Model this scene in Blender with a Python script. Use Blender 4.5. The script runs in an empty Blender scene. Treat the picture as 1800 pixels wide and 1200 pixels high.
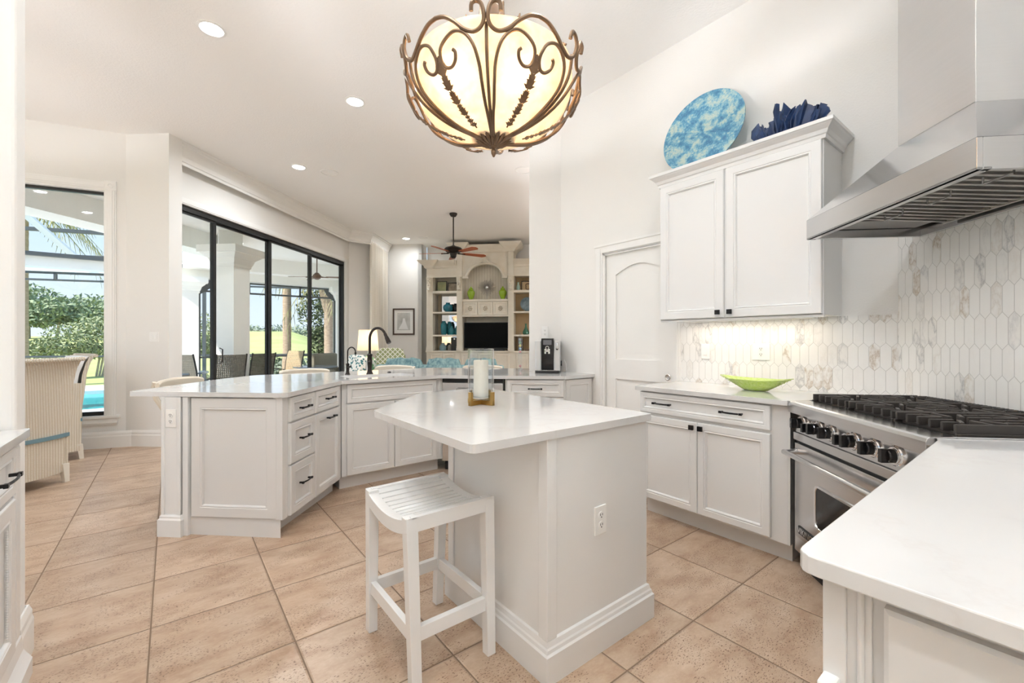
import bpy, bmesh, math, random
from mathutils import Matrix, Vector
random.seed(7)
R = math.radians
S2 = math.sqrt(0.5)
D = bpy.data
SC = bpy.context.scene
COL = SC.collection
# ---------------------------------------------------------------- camera, light, exposure
cam = D.cameras.new('camera'); cam.lens = 763.5 / 1800 * 36; cam.sensor_width = 36
cam.shift_y = -2.0 / 1800; cam.clip_start = 0.02; cam.clip_end = 500
co = D.objects.new('camera', cam); COL.objects.link(co)
co.location = (0, 0, 1.25); co.rotation_euler = (R(90), 0, -0.6655)
SC.camera = co
SC.view_settings.view_transform = 'Standard'; SC.view_settings.look = 'None'
SC.view_settings.gamma = 1; SC.view_settings.use_curve_mapping = False
SC.view_settings.exposure = 1.47
SC.cycles.use_denoising = True
SC.cycles.max_bounces = 10; SC.cycles.diffuse_bounces = 6; SC.cycles.glossy_bounces = 4
SC.cycles.transmission_bounces = 8; SC.cycles.transparent_max_bounces = 16
SC.cycles.sample_clamp_indirect = 6.0; SC.cycles.caustics_reflective = False; SC.cycles.caustics_refractive = False
W = D.worlds.new('sky'); SC.world = W; W.use_nodes = True
wn = W.node_tree; wn.nodes.clear()
_o = wn.nodes.new('ShaderNodeOutputWorld'); _b = wn.nodes.new('ShaderNodeBackground')
_t = wn.nodes.new('ShaderNodeTexCoord'); _s = wn.nodes.new('ShaderNodeSeparateXYZ'); _r = wn.nodes.new('ShaderNodeValToRGB')
wn.links.new(_t.outputs['Generated'], _s.inputs[0]); wn.links.new(_s.outputs['Z'], _r.inputs[0])
wn.links.new(_r.outputs[0], _b.inputs[0]); wn.links.new(_b.outputs[0], _o.inputs[0])
_r.color_ramp.elements[0].position = 0.0; _r.color_ramp.elements[0].color = (0.80, 0.90, 1.0, 1)
_r.color_ramp.elements[1].position = 0.55; _r.color_ramp.elements[1].color = (0.33, 0.60, 1.0, 1)
_e = _r.color_ramp.elements.new(0.18); _e.color = (0.62, 0.80, 1.0, 1)
_b.inputs[1].default_value = 0.43
sun = D.lights.new('sun', 'SUN'); sun.energy = 2.8; sun.angle = R(1.5); sun.color = (1, 0.95, 0.86)
so = D.objects.new('sun', sun); COL.objects.link(so)
so.rotation_euler = Vector((0.803, 0.132, -0.85)).to_track_quat('-Z', 'Y').to_euler()

CH = 3.69            # ceiling height
def W2(X, Y):        # metres right of / ahead of the camera -> world
    return (0.7867 * X + 0.6174 * Y, -0.6174 * X + 0.7867 * Y)

# ---------------------------------------------------------------- materials
def mat(name, col=(.8, .8, .8), rough=.5, metal=0., spec=.5, bump=None, noise=None, emit=None, trans=0., coat=0.):
    m = D.materials.new(name); m.use_nodes = True
    nt = m.node_tree; b = nt.nodes['Principled BSDF']
    b.inputs['Base Color'].default_value = (*col, 1); b.inputs['Roughness'].default_value = rough
    b.inputs['Metallic'].default_value = metal; b.inputs['Specular IOR Level'].default_value = spec
    b.inputs['Transmission Weight'].default_value = trans; b.inputs['Coat Weight'].default_value = coat
    if emit:
        b.inputs['Emission Color'].default_value = (*emit[0], 1); b.inputs['Emission Strength'].default_value = emit[1]
    if noise:   # (scale, second colour, contrast position, stretch)
        t = nt.nodes.new('ShaderNodeTexCoord'); mp = nt.nodes.new('ShaderNodeMapping'); n = nt.nodes.new('ShaderNodeTexNoise')
        r = nt.nodes.new('ShaderNodeValToRGB')
        mp.inputs['Scale'].default_value = noise[3] if len(noise) > 3 else (1, 1, 1)
        n.inputs['Scale'].default_value = noise[0]; n.inputs['Detail'].default_value = 5
        nt.links.new(t.outputs['Object'], mp.inputs[0]); nt.links.new(mp.outputs[0], n.inputs['Vector'])
        nt.links.new(n.outputs[0], r.inputs[0]); nt.links.new(r.outputs[0], b.inputs['Base Color'])
        w = noise[2] if len(noise) > 2 else .15
        r.color_ramp.elements[0].position = .5 - w; r.color_ramp.elements[1].position = .5 + w
        r.color_ramp.elements[0].color = (*col, 1); r.color_ramp.elements[1].color = (*noise[1], 1)
    if bump:    # (scale, strength)
        t = nt.nodes.new('ShaderNodeTexCoord'); n = nt.nodes.new('ShaderNodeTexNoise'); bp = nt.nodes.new('ShaderNodeBump')
        n.inputs['Scale'].default_value = bump[0]; n.inputs['Detail'].default_value = 3
        bp.inputs['Strength'].default_value = bump[1]; bp.inputs['Distance'].default_value = .01
        nt.links.new(t.outputs['Object'], n.inputs['Vector']); nt.links.new(n.outputs[0], bp.inputs['Height'])
        nt.links.new(bp.outputs[0], b.inputs['Normal'])
    return m
class G:             # tiny node-graph helper
    def __init__(s, m): s.nt = m.node_tree; s.b = s.nt.nodes['Principled BSDF']
    def n(s, t, **k):
        x = s.nt.nodes.new(t)
        for a, v in k.items(): setattr(x, a, v)
        return x
    def L(s, a, b): s.nt.links.new(a, b)
    def M(s, op, a, b=None, c=None):
        x = s.nt.nodes.new('ShaderNodeMath'); x.operation = op
        for i, v in enumerate((a, b, c)):
            if v is None: continue
            if isinstance(v, (int, float)): x.inputs[i].default_value = v
            else: s.L(v, x.inputs[i])
        return x.outputs[0]
    def mix(s, f, a, b):
        x = s.nt.nodes.new('ShaderNodeMix'); x.data_type = 'RGBA'
        if isinstance(f, (int, float)): x.inputs[0].default_value = f
        else: s.L(f, x.inputs[0])
        for i, v in ((6, a), (7, b)):
            if isinstance(v, tuple): x.inputs[i].default_value = (*v, 1)
            else: s.L(v, x.inputs[i])
        return x.outputs[2]
    def ramp(s, f, stops):
        x = s.nt.nodes.new('ShaderNodeValToRGB'); e = x.color_ramp.elements
        e[0].position, e[0].color = stops[0][0], (*stops[0][1], 1); e[1].position, e[1].color = stops[-1][0], (*stops[-1][1], 1)
        for p, c in stops[1:-1]: q = e.new(p); q.color = (*c, 1)
        s.L(f, x.inputs[0]); return x.outputs[0]
    def noise(s, vec, scale, detail=4, rough=.5):
        x = s.nt.nodes.new('ShaderNodeTexNoise'); x.inputs['Scale'].default_value = scale
        x.inputs['Detail'].default_value = detail; x.inputs['Roughness'].default_value = rough
        s.L(vec, x.inputs['Vector']); return x.outputs[0]
    def map(s, vec, sc=(1, 1, 1), rot=(0, 0, 0)):
        x = s.nt.nodes.new('ShaderNodeMapping'); x.inputs['Scale'].default_value = sc; x.inputs['Rotation'].default_value = rot
        s.L(vec, x.inputs[0]); return x.outputs[0]
    def bump(s, h, st, dist=.01):
        x = s.nt.nodes.new('ShaderNodeBump'); x.inputs['Strength'].default_value = st; x.inputs['Distance'].default_value = dist
        s.L(h, x.inputs['Height']); s.L(x.outputs[0], s.b.inputs['Normal'])

wall_m = mat('wall_paint', (.83, .815, .79), .75, bump=(90, .12))
ceil_m = mat('ceiling_paint', (.90, .885, .865), .85, bump=(60, .25))
trim_m = mat('trim_paint', (.86, .85, .83), .35)
cab_m = mat('cabinet_paint', (.71, .70, .69), .28)
cabw_m = mat('cabinet_white_paint', (.78, .778, .775), .25)
edge_m = mat('black_metal', (.018, .017, .018), .35, .6)
bronze_m = mat('oil_rubbed_bronze', (.035, .028, .025), .32, .75)
steel_m = mat('stainless_steel', (.70, .70, .71), .2, 1., noise=(3, (.66, .66, .665), .4, (1, 1, 50)))
steeld_m = mat('dark_steel', (.30, .29, .28), .35, 1.)
chrome_m = mat('chrome', (.85, .85, .86), .08, 1.)
nickel_m = mat('satin_nickel', (.62, .60, .57), .3, 1.)
iron_m = mat('cast_iron', (.055, .047, .043), .48, .2)
blackg_m = mat('black_gloss', (.008, .008, .009), .08)
blackp_m = mat('black_plastic', (.012, .012, .013), .4)
plate_m = mat('white_plastic', (.88, .87, .85), .3)
brass_m = mat('antique_brass', (.50, .33, .12), .32, 1., noise=(14, (.40, .25, .09), .2))
stool_m = mat('white_lacquer', (.80, .797, .79), .22)
candle_m = mat('candle_wax', (.95, .86, .73), .5)
candle_m.node_tree.nodes['Principled BSDF'].inputs['Subsurface Weight'].default_value = .0
frame_m = mat('window_black_frame', (.025, .025, .025), .4, .3)
lampglow_m = mat('lamp_lens', (1, 1, 1), .4, emit=((1, .96, .9), 9))

def thin_glass(name, tint=(1, 1, 1), refl=.9):
    m = D.materials.new(name); m.use_nodes = True; nt = m.node_tree; nt.nodes.clear()
    o = nt.nodes.new('ShaderNodeOutputMaterial'); mx = nt.nodes.new('ShaderNodeMixShader')
    t = nt.nodes.new('ShaderNodeBsdfTransparent'); g = nt.nodes.new('ShaderNodeBsdfGlossy'); f = nt.nodes.new('ShaderNodeFresnel')
    ml = nt.nodes.new('ShaderNodeMath'); ml.operation = 'MULTIPLY'; ml.inputs[1].default_value = refl
    t.inputs[0].default_value = (*tint, 1); g.inputs['Roughness'].default_value = .02; f.inputs[0].default_value = 1.45
    ge = nt.nodes.new('ShaderNodeNewGeometry'); iv = nt.nodes.new('ShaderNodeMath'); iv.operation = 'SUBTRACT'; iv.inputs[0].default_value = 1
    m2 = nt.nodes.new('ShaderNodeMath'); m2.operation = 'MULTIPLY'; nt.links.new(ge.outputs['Backfacing'], iv.inputs[1])
    nt.links.new(f.outputs[0], ml.inputs[0]); nt.links.new(ml.outputs[0], m2.inputs[0]); nt.links.new(iv.outputs[0], m2.inputs[1]); nt.links.new(m2.outputs[0], mx.inputs[0])
    nt.links.new(t.outputs[0], mx.inputs[1]); nt.links.new(g.outputs[0], mx.inputs[2]); nt.links.new(mx.outputs[0], o.inputs[0])
    return m
pane_m = thin_glass('window_glass', (.985, .992, .99), .7)
clear_m = thin_glass('clear_glass', (.93, .95, .96), 2.2)
def glass(name, col, rough=.05):
    m = mat(name, col, rough, trans=.85); return m

# floor tile
def floor_mat():
    m = mat('travertine_tile', (.6, .42, .3), .42); g = G(m)
    tc = g.n('ShaderNodeTexCoord'); sp = g.n('ShaderNodeSeparateXYZ'); g.L(tc.outputs['Object'], sp.inputs[0])
    s = .4758
    fx = g.M('DIVIDE', g.M('ADD', sp.outputs[0], .545 + 40 * s), s); fy = g.M('DIVIDE', g.M('ADD', sp.outputs[1], -3.403 + 40 * s), s)
    dx = g.M('ABSOLUTE', g.M('SUBTRACT', g.M('FRACT', fx), .5)); dy = g.M('ABSOLUTE', g.M('SUBTRACT', g.M('FRACT', fy), .5))
    d = g.M('SUBTRACT', .5, g.M('MAXIMUM', dx, dy))
    grout = g.M('LESS_THAN', d, .0062)
    cb = g.n('ShaderNodeCombineXYZ'); g.L(g.M('FLOOR', fx), cb.inputs[0]); g.L(g.M('FLOOR', fy), cb.inputs[1])
    wn_ = g.n('ShaderNodeTexWhiteNoise', noise_dimensions='2D'); g.L(cb.outputs[0], wn_.inputs['Vector'])
    ad = g.n('ShaderNodeVectorMath', operation='MULTIPLY_ADD'); g.L(cb.outputs[0], ad.inputs[0]); ad.inputs[1].default_value = (3.7, 5.1, 0); g.L(tc.outputs['Object'], ad.inputs[2])
    st = g.map(ad.outputs[0], (1.0, 1.9, 1))
    n1 = g.noise(st, 5.5, 6, .6)
    base = g.ramp(n1, [(.34, (.39, .255, .17)), (.5, (.53, .395, .285)), (.66, (.65, .52, .40))])
    n2 = g.noise(st, 50, 5, .7); n3 = g.noise(g.map(ad.outputs[0], (1, 1.6, 1)), 4, 2)
    grain = g.mix(g.M('MULTIPLY', g.M('SUBTRACT', n2, .42), 1.3), (.36, .24, .16), (.70, .56, .44))
    c1 = g.mix(.42, base, grain)
    pit = g.M('MULTIPLY', g.M('GREATER_THAN', g.noise(g.map(ad.outputs[0], (1, 2.1, 1)), 95, 2, .5), .615), g.M('GREATER_THAN', n3, .47))
    c2 = g.mix(g.M('MULTIPLY', pit, .9), c1, (.16, .09, .055))
    tone = g.n('ShaderNodeHueSaturation'); g.L(c2, tone.inputs['Color']); g.L(g.M('ADD', .92, g.M('MULTIPLY', wn_.outputs['Value'], .2)), tone.inputs['Value'])
    c3 = g.mix(grout, tone.outputs[0], (.22, .15, .10))
    g.L(c3, g.b.inputs['Base Color'])
    edge = g.n('ShaderNodeMapRange'); g.L(d, edge.inputs[0]); edge.inputs[1].default_value = .004; edge.inputs[2].default_value = .018
    h = g.M('ADD', edge.outputs[0], g.M('MULTIPLY', pit, -.35)); h = g.M('ADD', h, g.M('MULTIPLY', n2, .12))
    g.bump(h, .55, .006)
    g.L(g.M('ADD', .36, g.M('MULTIPLY', grout, .4)), g.b.inputs['Roughness'])
    return m
floor_m = floor_mat()

def quartz(name, base, vein, scale=1.0, amt=.5):
    m = mat(name, base, .12, spec=.5, coat=.3); g = G(m)
    tc = g.n('ShaderNodeTexCoord'); v = g.map(tc.outputs['Object'], (scale, scale, scale), (0, 0, .6))
    n = g.noise(v, 1.7, 8, .6)
    rid = g.M('ABSOLUTE', g.M('SUBTRACT', n, .5))
    line = g.ramp(rid, [(0, (1, 1, 1)), (.012, (.35, .35, .35)), (.05, (0, 0, 0))])
    msk = g.M('MULTIPLY', g.noise(v, .9, 2), amt)
    g.L(g.mix(g.M('MULTIPLY', line, msk), base, vein), g.b.inputs['Base Color'])
    return m
quartz_m = quartz('white_quartz', (.68, .675, .67), (.60, .56, .54), 1.0, .55)

def picket_mat():
    m = mat('marble_picket_tile', (.8, .8, .8), .2); g = G(m)
    tc = g.n('ShaderNodeTexCoord'); sp = g.n('ShaderNodeSeparateXYZ'); g.L(tc.outputs['Object'], sp.inputs[0])
    w, p, h = .0515, .1385, .027
    X = g.M('ADD', g.M('DIVIDE', sp.outputs[0], w), 200.0); Z = g.M('ADD', g.M('DIVIDE', sp.outputs[2], p), 20.18)
    r = g.M('ROUND', Z)
    ph = g.M('ADD', X, g.M('MULTIPLY', r, .5))
    tri = g.M('MULTIPLY', g.M('ABSOLUTE', g.M('SUBTRACT', g.M('FRACT', ph), .5)), 2.)
    b = g.M('ADD', r, g.M('MULTIPLY', g.M('SUBTRACT', .5, tri), h / p))
    d = g.M('ABSOLUTE', g.M('MULTIPLY', g.M('SUBTRACT', Z, b), p))
    row = g.M('ADD', r, g.M('SUBTRACT', g.M('GREATER_THAN', Z, b), 1.))
    colx = g.M('ADD', X, g.M('ADD', g.M('MULTIPLY', row, .5), .5))
    dc = g.M('MULTIPLY', g.M('SUBTRACT', .5, g.M('ABSOLUTE', g.M('SUBTRACT', g.M('FRACT', colx), .5))), w)
    dm = g.M('MINIMUM', g.M('MULTIPLY', d, .8), dc)
    grout = g.M('LESS_THAN', dm, .0012)
    cb = g.n('ShaderNodeCombineXYZ'); g.L(g.M('FLOOR', colx), cb.inputs[0]); g.L(row, cb.inputs[1])
    wn_ = g.n('ShaderNodeTexWhiteNoise', noise_dimensions='2D'); g.L(cb.outputs[0], wn_.inputs['Vector'])
    ad = g.n('ShaderNodeVectorMath', operation='MULTIPLY_ADD'); g.L(cb.outputs[0], ad.inputs[0]); ad.inputs[1].default_value = (7.3, 3.9, 5.1); g.L(tc.outputs['Object'], ad.inputs[2])
    n = g.noise(g.map(ad.outputs[0], (1, 1, .5), (.5, .4, .3)), 13, 5, .6)
    rid = g.M('ABSOLUTE', g.M('SUBTRACT', n, .5))
    vein = g.ramp(rid, [(0, (1, 1, 1)), (.02, (.5, .5, .5)), (.085, (0, 0, 0))])
    sel = g.ramp(wn_.outputs['Value'], [(.0, (.02, .02, .02)), (.62, (.05, .05, .05)), (.8, (.35, .35, .35)), (.95, (.9, .9, .9))])
    vc = g.mix(g.M('GREATER_THAN', g.noise(cb.outputs[0], 3.1, 0), .5), (.50, .42, .34), (.46, .46, .47))
    soft = g.mix(g.M('MULTIPLY', g.M('MULTIPLY', wn_.outputs['Value'], wn_.outputs['Value']), .22), (.86, .85, .835), (.70, .67, .63))
    c = g.mix(g.M('MULTIPLY', vein, sel), soft, vc)
    g.L(g.mix(grout, c, (.60, .585, .565)), g.b.inputs['Base Color'])
    e = g.n('ShaderNodeMapRange'); g.L(dm, e.inputs[0]); e.inputs[1].default_value = .0004; e.inputs[2].default_value = .003
    g.bump(e.outputs[0], .35, .003)
    return m
picket_m = picket_mat()

# ---------------------------------------------------------------- mesh helpers
class MB:
    def __init__(s): s.v = []; s.f = []
    def add(s, vs, fs, M=None):
        o = len(s.v)
        s.v += [tuple(M @ Vector(p)) if M is not None else tuple(p) for p in vs]
        s.f += [tuple(i + o for i in f) for f in fs]; return s
    def box(s, x0, x1, y0, y1, z0, z1, M=None):
        return s.add([(x0, y0, z0), (x1, y0, z0), (x1, y1, z0), (x0, y1, z0), (x0, y0, z1), (x1, y0, z1), (x1, y1, z1), (x0, y1, z1)],
                     [(0, 3, 2, 1), (4, 5, 6, 7), (0, 1, 5, 4), (1, 2, 6, 5), (2, 3, 7, 6), (3, 0, 4, 7)], M)
    def prism(s, poly, z0, z1, M=None):
        n = len(poly)
        a = sum(poly[i][0] * poly[(i + 1) % n][1] - poly[(i + 1) % n][0] * poly[i][1] for i in range(n))
        if a < 0: poly = poly[::-1]
        vs = [(x, y, z0) for x, y in poly] + [(x, y, z1) for x, y in poly]
        fs = [tuple(range(n))[::-1], tuple(range(n, 2 * n))] + [(i, (i + 1) % n, (i + 1) % n + n, i + n) for i in range(n)]
        return s.add(vs, fs, M)
    def rings(s, rs, cap0=True, cap1=True, loop=False, M=None):
        n = len(rs[0]); vs = [p for r in rs for p in r]; fs = []
        k = len(rs)
        for j in range(k if loop else k - 1):
            j2 = (j + 1) % k
            for i in range(n):
                i2 = (i + 1) % n
                fs.append((j * n + i, j * n + i2, j2 * n + i2, j2 * n + i))
        if cap0 and not loop: fs.append(tuple(range(n))[::-1])
        if cap1 and not loop: fs.append(tuple(range((k - 1) * n, k * n)))
        return s.add(vs, fs, M)
    def tube(s, pts, r, n=8, M=None, flat=1., loop=False):
        pts = [Vector(p) for p in pts]; k = len(pts); rs = []
        up = None
        for j, p in enumerate(pts):
            if loop: t = pts[(j + 1) % k] - pts[j - 1]
            else: t = pts[min(j + 1, k - 1)] - pts[max(j - 1, 0)]
            if t.length < 1e-9: t = Vector((0, 0, 1))
            t.normalize()
            if up is None: up = Vector((0, 0, 1)) if abs(t.z) < .9 else Vector((1, 0, 0))
            a = (up - t * up.dot(t))
            if a.length < 1e-6: a = t.orthogonal()
            a.normalize(); b = t.cross(a); up = a
            rr = r[j] if isinstance(r, (list, tuple)) else r
            rs.append([p + (a * math.cos(2 * math.pi * i / n) + b * math.sin(2 * math.pi * i / n) * flat) * rr for i in range(n)])
        return s.rings(rs, loop=loop, M=M)
    def lathe(s, prof, n=32, c=(0, 0), M=None, sx=1., sy=1., cap=True):
        rs = [[(c[0] + r * sx * math.cos(2 * math.pi * i / n), c[1] + r * sy * math.sin(2 * math.pi * i / n), z) for i in range(n)] for r, z in prof]
        return s.rings(rs, cap, cap, M=M)
    def ball(s, c, r, n=12, M=None, sx=1, sy=1, sz=1):
        k = max(4, n // 2)
        rs = [[(c[0] + sx * r * math.sin(math.pi * (j + .02) / (k + .04)) * math.cos(2 * math.pi * i / n), c[1] + sy * r * math.sin(math.pi * (j + .02) / (k + .04)) * math.sin(2 * math.pi * i / n), c[2] - sz * r * math.cos(math.pi * j / k)) for i in range(n)] for j in range(k + 1)]
        return s.rings(rs, M=M)
    def build(s, name, m, parent=None, bevel=0, smooth=False, seg=2, loc=None, rz=0):
        me = D.meshes.new(name); me.from_pydata(s.v, [], s.f); me.validate()
        me.materials.append(m)
        bm = bmesh.new(); bm.from_mesh(me); bmesh.ops.recalc_face_normals(bm, faces=bm.faces); bm.to_mesh(me); bm.free()
        if smooth:
            for p in me.polygons: p.use_smooth = True
            me.set_sharp_from_angle(angle=R(38))
        o = D.objects.new(name, me); COL.objects.link(o)
        if parent: o.parent = parent
        if loc: o.location = loc
        if rz: o.rotation_euler = (0, 0, rz)
        if bevel:
            md = o.modifiers.new('bevel', 'BEVEL'); md.width = bevel; md.segments = seg; md.limit_method = 'ANGLE'; md.angle_limit = R(40)
        return o
def holed(outer, holes, z0, z1):
    mb = MB(); bm = bmesh.new(); eds = []
    for lp in [outer] + holes:
        vs = [bm.verts.new((x, y, 0)) for x, y in lp]
        eds += [bm.edges.new((vs[i], vs[(i + 1) % len(vs)])) for i in range(len(vs))]
    bmesh.ops.triangle_fill(bm, edges=eds, use_beauty=True)
    bm.verts.index_update()
    tri = [tuple(v.index for v in f.verts) for f in bm.faces]; vs = [tuple(v.co) for v in bm.verts]; bm.free()
    mb.add([(x, y, z1) for x, y, _ in vs], tri); mb.add([(x, y, z0) for x, y, _ in vs], tri)
    mb2 = MB(); n = len(vs); mb2.v = [(x, y, z1) for x, y, _ in vs] + [(x, y, z0) for x, y, _ in vs]
    mb2.f = tri + [tuple(i + n for i in t[::-1]) for t in tri]; o = 0
    for lp in [outer] + holes:
        k = len(lp)
        mb2.f += [(o + i, o + (i + 1) % k, o + (i + 1) % k + n, o + i + n) for i in range(k)]; o += k
    return mb2
def rnd(poly, rad, seg=6):
    out = []; n = len(poly)
    for i in range(n):
        r = rad[i] if isinstance(rad, (list, tuple)) else rad
        p = Vector(poly[i]); a = Vector(poly[i - 1]) - p; b = Vector(poly[(i + 1) % n]) - p
        if r <= 0: out.append(tuple(p)); continue
        ang = a.angle(b); d = min(r / math.tan(ang / 2), a.length * .45, b.length * .45); a.normalize(); b.normalize()
        q0 = p + a * d; q1 = p + b * d
        for k in range(seg + 1):
            t = k / seg; out.append(tuple(q0 * (1 - t) ** 2 + p * 2 * t * (1 - t) + q1 * t ** 2))
    return out
def T(x, y, z=0, rz=0): return Matrix.Translation((x, y, z)) @ Matrix.Rotation(rz, 4, 'Z')
def TR(x, y, z, rx=0, ry=0, rz=0): return Matrix.Translation((x, y, z)) @ Matrix.Rotation(rz, 4, 'Z') @ Matrix.Rotation(ry, 4, 'Y') @ Matrix.Rotation(rx, 4, 'X')
def tag(o, label, cat, group=None, kind=None):
    o['label'] = label; o['category'] = cat
    if group: o['group'] = group
    if kind: o['kind'] = kind
    return o
def root(name, label, cat, loc=(0, 0, 0), rz=0, group=None):
    o = D.objects.new(name, None); COL.objects.link(o); o.location = loc; o.rotation_euler = (0, 0, rz); o.empty_display_size = .1
    return tag(o, label, cat, group)
def struct(o, label=None):
    o['kind'] = 'structure'
    if label: o['label'] = label
    return o
def copy_tree(o, parent=None):
    c = o.copy(); COL.objects.link(c)
    if parent: c.parent = parent
    for ch in list(o.children): copy_tree(ch, c)
    return c

# ---------------------------------------------------------------- the room shell
shell = [(-5.2, -4.2), (11.2, -4.2), (11.2, 4.55), (5.3, 10.45), (5.15, 10.3), (4.45, 11.0), (3.72, 10.2), (3.2, 10.2), (-.09, 6.91), (-.42, 7.0), (-2.66, 7.6), (-5.2, 6.3)]
struct(MB().prism(shell, -.12, 0).build('floor', floor_m), 'square travertine floor tiles laid on the room grid')
struct(MB().prism(shell, CH, CH + .25).build('ceiling', ceil_m), 'flat textured off-white ceiling')
def wall(name, p, q, t=.14, z0=0, z1=CH, ops=(), m=None, label=None):
    p, q = Vector(p), Vector(q); L = (q - p).length; a = math.atan2(q.y - p.y, q.x - p.x)
    mb = MB(); x = 0
    for (a0, a1, b0, b1) in sorted(ops):
        if a0 > x: mb.box(x, a0, 0, t, z0, z1)
        if b0 > z0: mb.box(a0, a1, 0, t, z0, b0)
        if b1 < z1: mb.box(a0, a1, 0, t, b1, z1)
        x = a1
    if x < L: mb.box(x, L, 0, t, z0, z1)
    o = mb.build(name, m or wall_m); o.location = (p.x, p.y, 0); o.rotation_euler = (0, 0, a)
    return struct(o, label)
UW = 3.27
# walls: the room lies on the right of p->q, the thickness on its left
wall('wall_right', (UW, 3.32), (UW, .58), .14, ops=[(.60, 1.32, 0, 2.07)], label='tall warm white kitchen wall with the pantry door').location = (UW, 3.32, 0)
wall('wall_cooktop', (UW, .58), (2.34, -.35), .14, label='diagonal corner wall behind the range')
wall('wall_back', (2.34, -.35), (.72, -.35), .14)
wall('wall_rear_return', (.72, -.35), (.72, -4.1), .14)
wall('wall_rear', (.72, -4.1), (-1.05, -4.1), .14, ops=[(.12, 1.65, .2, 3.2)])  # unseen opening, added to let daylight in behind the camera
wall('wall_left', (-1.05, -4.1), (-1.05, 2.42), .14)
struct(MB().prism(rnd([(-.455, 2.42), (-.455, 2.565), (-5.1, 2.565), (-5.1, 2.42)], [.022, .022, 0, 0], 4), 0, CH).build('wall_left_return', wall_m), 'wall end beside the white sideboard')
wall('wall_nook_left', (-5.1, 2.5), (-5.1, 6.2), .1, ops=[(.5, 3.1, .4, 3.0)])
wall('wall_nook_bay', (-5.1, 6.2), (-2.6, 7.45), .12, ops=[(.5, 2.3, .4, 3.0)])
P2 = (-.42, 6.87)
_dir = Vector((-1.228 - P2[0], 7.084 - P2[1])).normalized()
wb = (P2[0] + _dir.x * 2.25, P2[1] + _dir.y * 2.25)
WL = 2.25
wall('wall_window', wb, P2, .14, ops=[(WL - 1.22, WL - .188, .375, 3.0)], label='pale wall holding the tall nook window')
struct(MB().prism([(-.02, 6.52), (.105, 6.645), (-.12, 6.87), (-.35, 7.0), P2], 0, CH).build('wall_nook_pier', wall_m), 'wall pier between the nook window and the sliding doors')
# sliding door wall: plane v-u = 6.88, direction (1,1)
SA = (-.06, 6.82); SLEN = 4.62
wall('wall_slider', SA, (SA[0] + SLEN * S2, SA[1] + SLEN * S2), .14, ops=[(.08, 4.40, 0, 3.0)], label='wall over the black sliding doors')
wall('wall_jog', (3.17, 10.06), (3.70, 10.06), .12)
wall('wall_drape', (3.70, 10.10), (4.42, 10.82), .12)
wall('wall_far', (4.36, 10.69), (4.99, 10.06), .12, label='far living room wall with a framed picture')
wall('wall_niche_side', (4.99, 10.06), (5.28, 10.35), .1)
wall('wall_niche', (5.28, 10.32), (11.1, 4.50), .12)
wall('wall_living_right', (11.1, 4.5), (6.5, -.1), .12)
struct(MB().prism([(UW, 3.32), (3.03, 3.56), (3.13, 3.66), (6.9, -.11), (6.8, -.21)], 0, CH).build('wall_pier', wall_m), 'wall pier at the end of the peninsula counter')
wall('wall_pantry', (4.6, 2.0), (4.6, .6), .1)
# backsplash (structure): right wall and diagonal wall
o = MB().box(0, 1.93 - .58, 0, .012, .92, 1.40).build('wall_backsplash_side', picket_m); o.location = (UW - .011, 1.93, 0); o.rotation_euler = (0, 0, R(-90)); struct(o, 'picket marble backsplash under the wall cabinet')
o = MB().box(0, 1.315, 0, .012, .90, 1.98).build('wall_backsplash_range', picket_m); o.location = (UW - .012 * S2, .58 + .012 * S2, 0); o.rotation_euler = (0, 0, R(-135)); struct(o, 'picket marble backsplash behind the range')

def profile_run(name, path, prof, m=trim_m, closed=False):
    """sweep a (out,z) profile along a floor path; 'out' is to the right of travel"""
    rs = []; n = len(path)
    for i, p in enumerate(path):
        p = Vector(p); d0 = (p - Vector(path[i - 1])).normalized() if i > 0 else None
        d1 = (Vector(path[i + 1]) - p).normalized() if i < n - 1 else None
        d0 = d0 or d1; d1 = d1 or d0
        nrm = (Vector((d0.y, -d0.x)) + Vector((d1.y, -d1.x))).normalized()
        k = 1 / max(.3, nrm.dot(Vector((d1.y, -d1.x))))
        rs.append([(p.x + nrm.x * o_ * k, p.y + nrm.y * o_ * k, z) for o_, z in prof])
    return MB().rings(rs).build(name, m)
base_prof = [(0, 0), (.018, 0), (.018, .13), (.014, .145), (.014, .165), (.006, .19), (0, .19)]
struct(profile_run('baseboard_nook', [wb, (P2[0] + _dir.x * .55, P2[1] + _dir.y * .55), (P2[0] + _dir.x * .25 + .01, P2[1] + _dir.y * .2 - .02), (-.36, 6.815), (-.02, 6.52), (.105, 6.645)], base_prof))
struct(profile_run('baseboard_return', [(-5, 2.42), (-.455, 2.42), (-.455, 2.565), (-1.5, 2.565)], base_prof))
struct(profile_run('baseboard_far', [(4.36, 10.69), (4.99, 10.06)], base_prof))
crown = [(0, 3.44), (.012, 3.44), (.016, 3.47), (.03, 3.48), (.04, 3.53), (.075, 3.60), (.10, 3.63), (.10, 3.655), (.115, 3.665), (.115, CH), (0, CH)]
struct(profile_run('trim_1', [(.105, 6.645), (3.13, 9.70), (3.62, 9.70), (4.42, 10.58)], [(a - .115, b) for a, b in crown]), 'cream pelmet moulding along the ceiling over the sliding doors')

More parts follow.
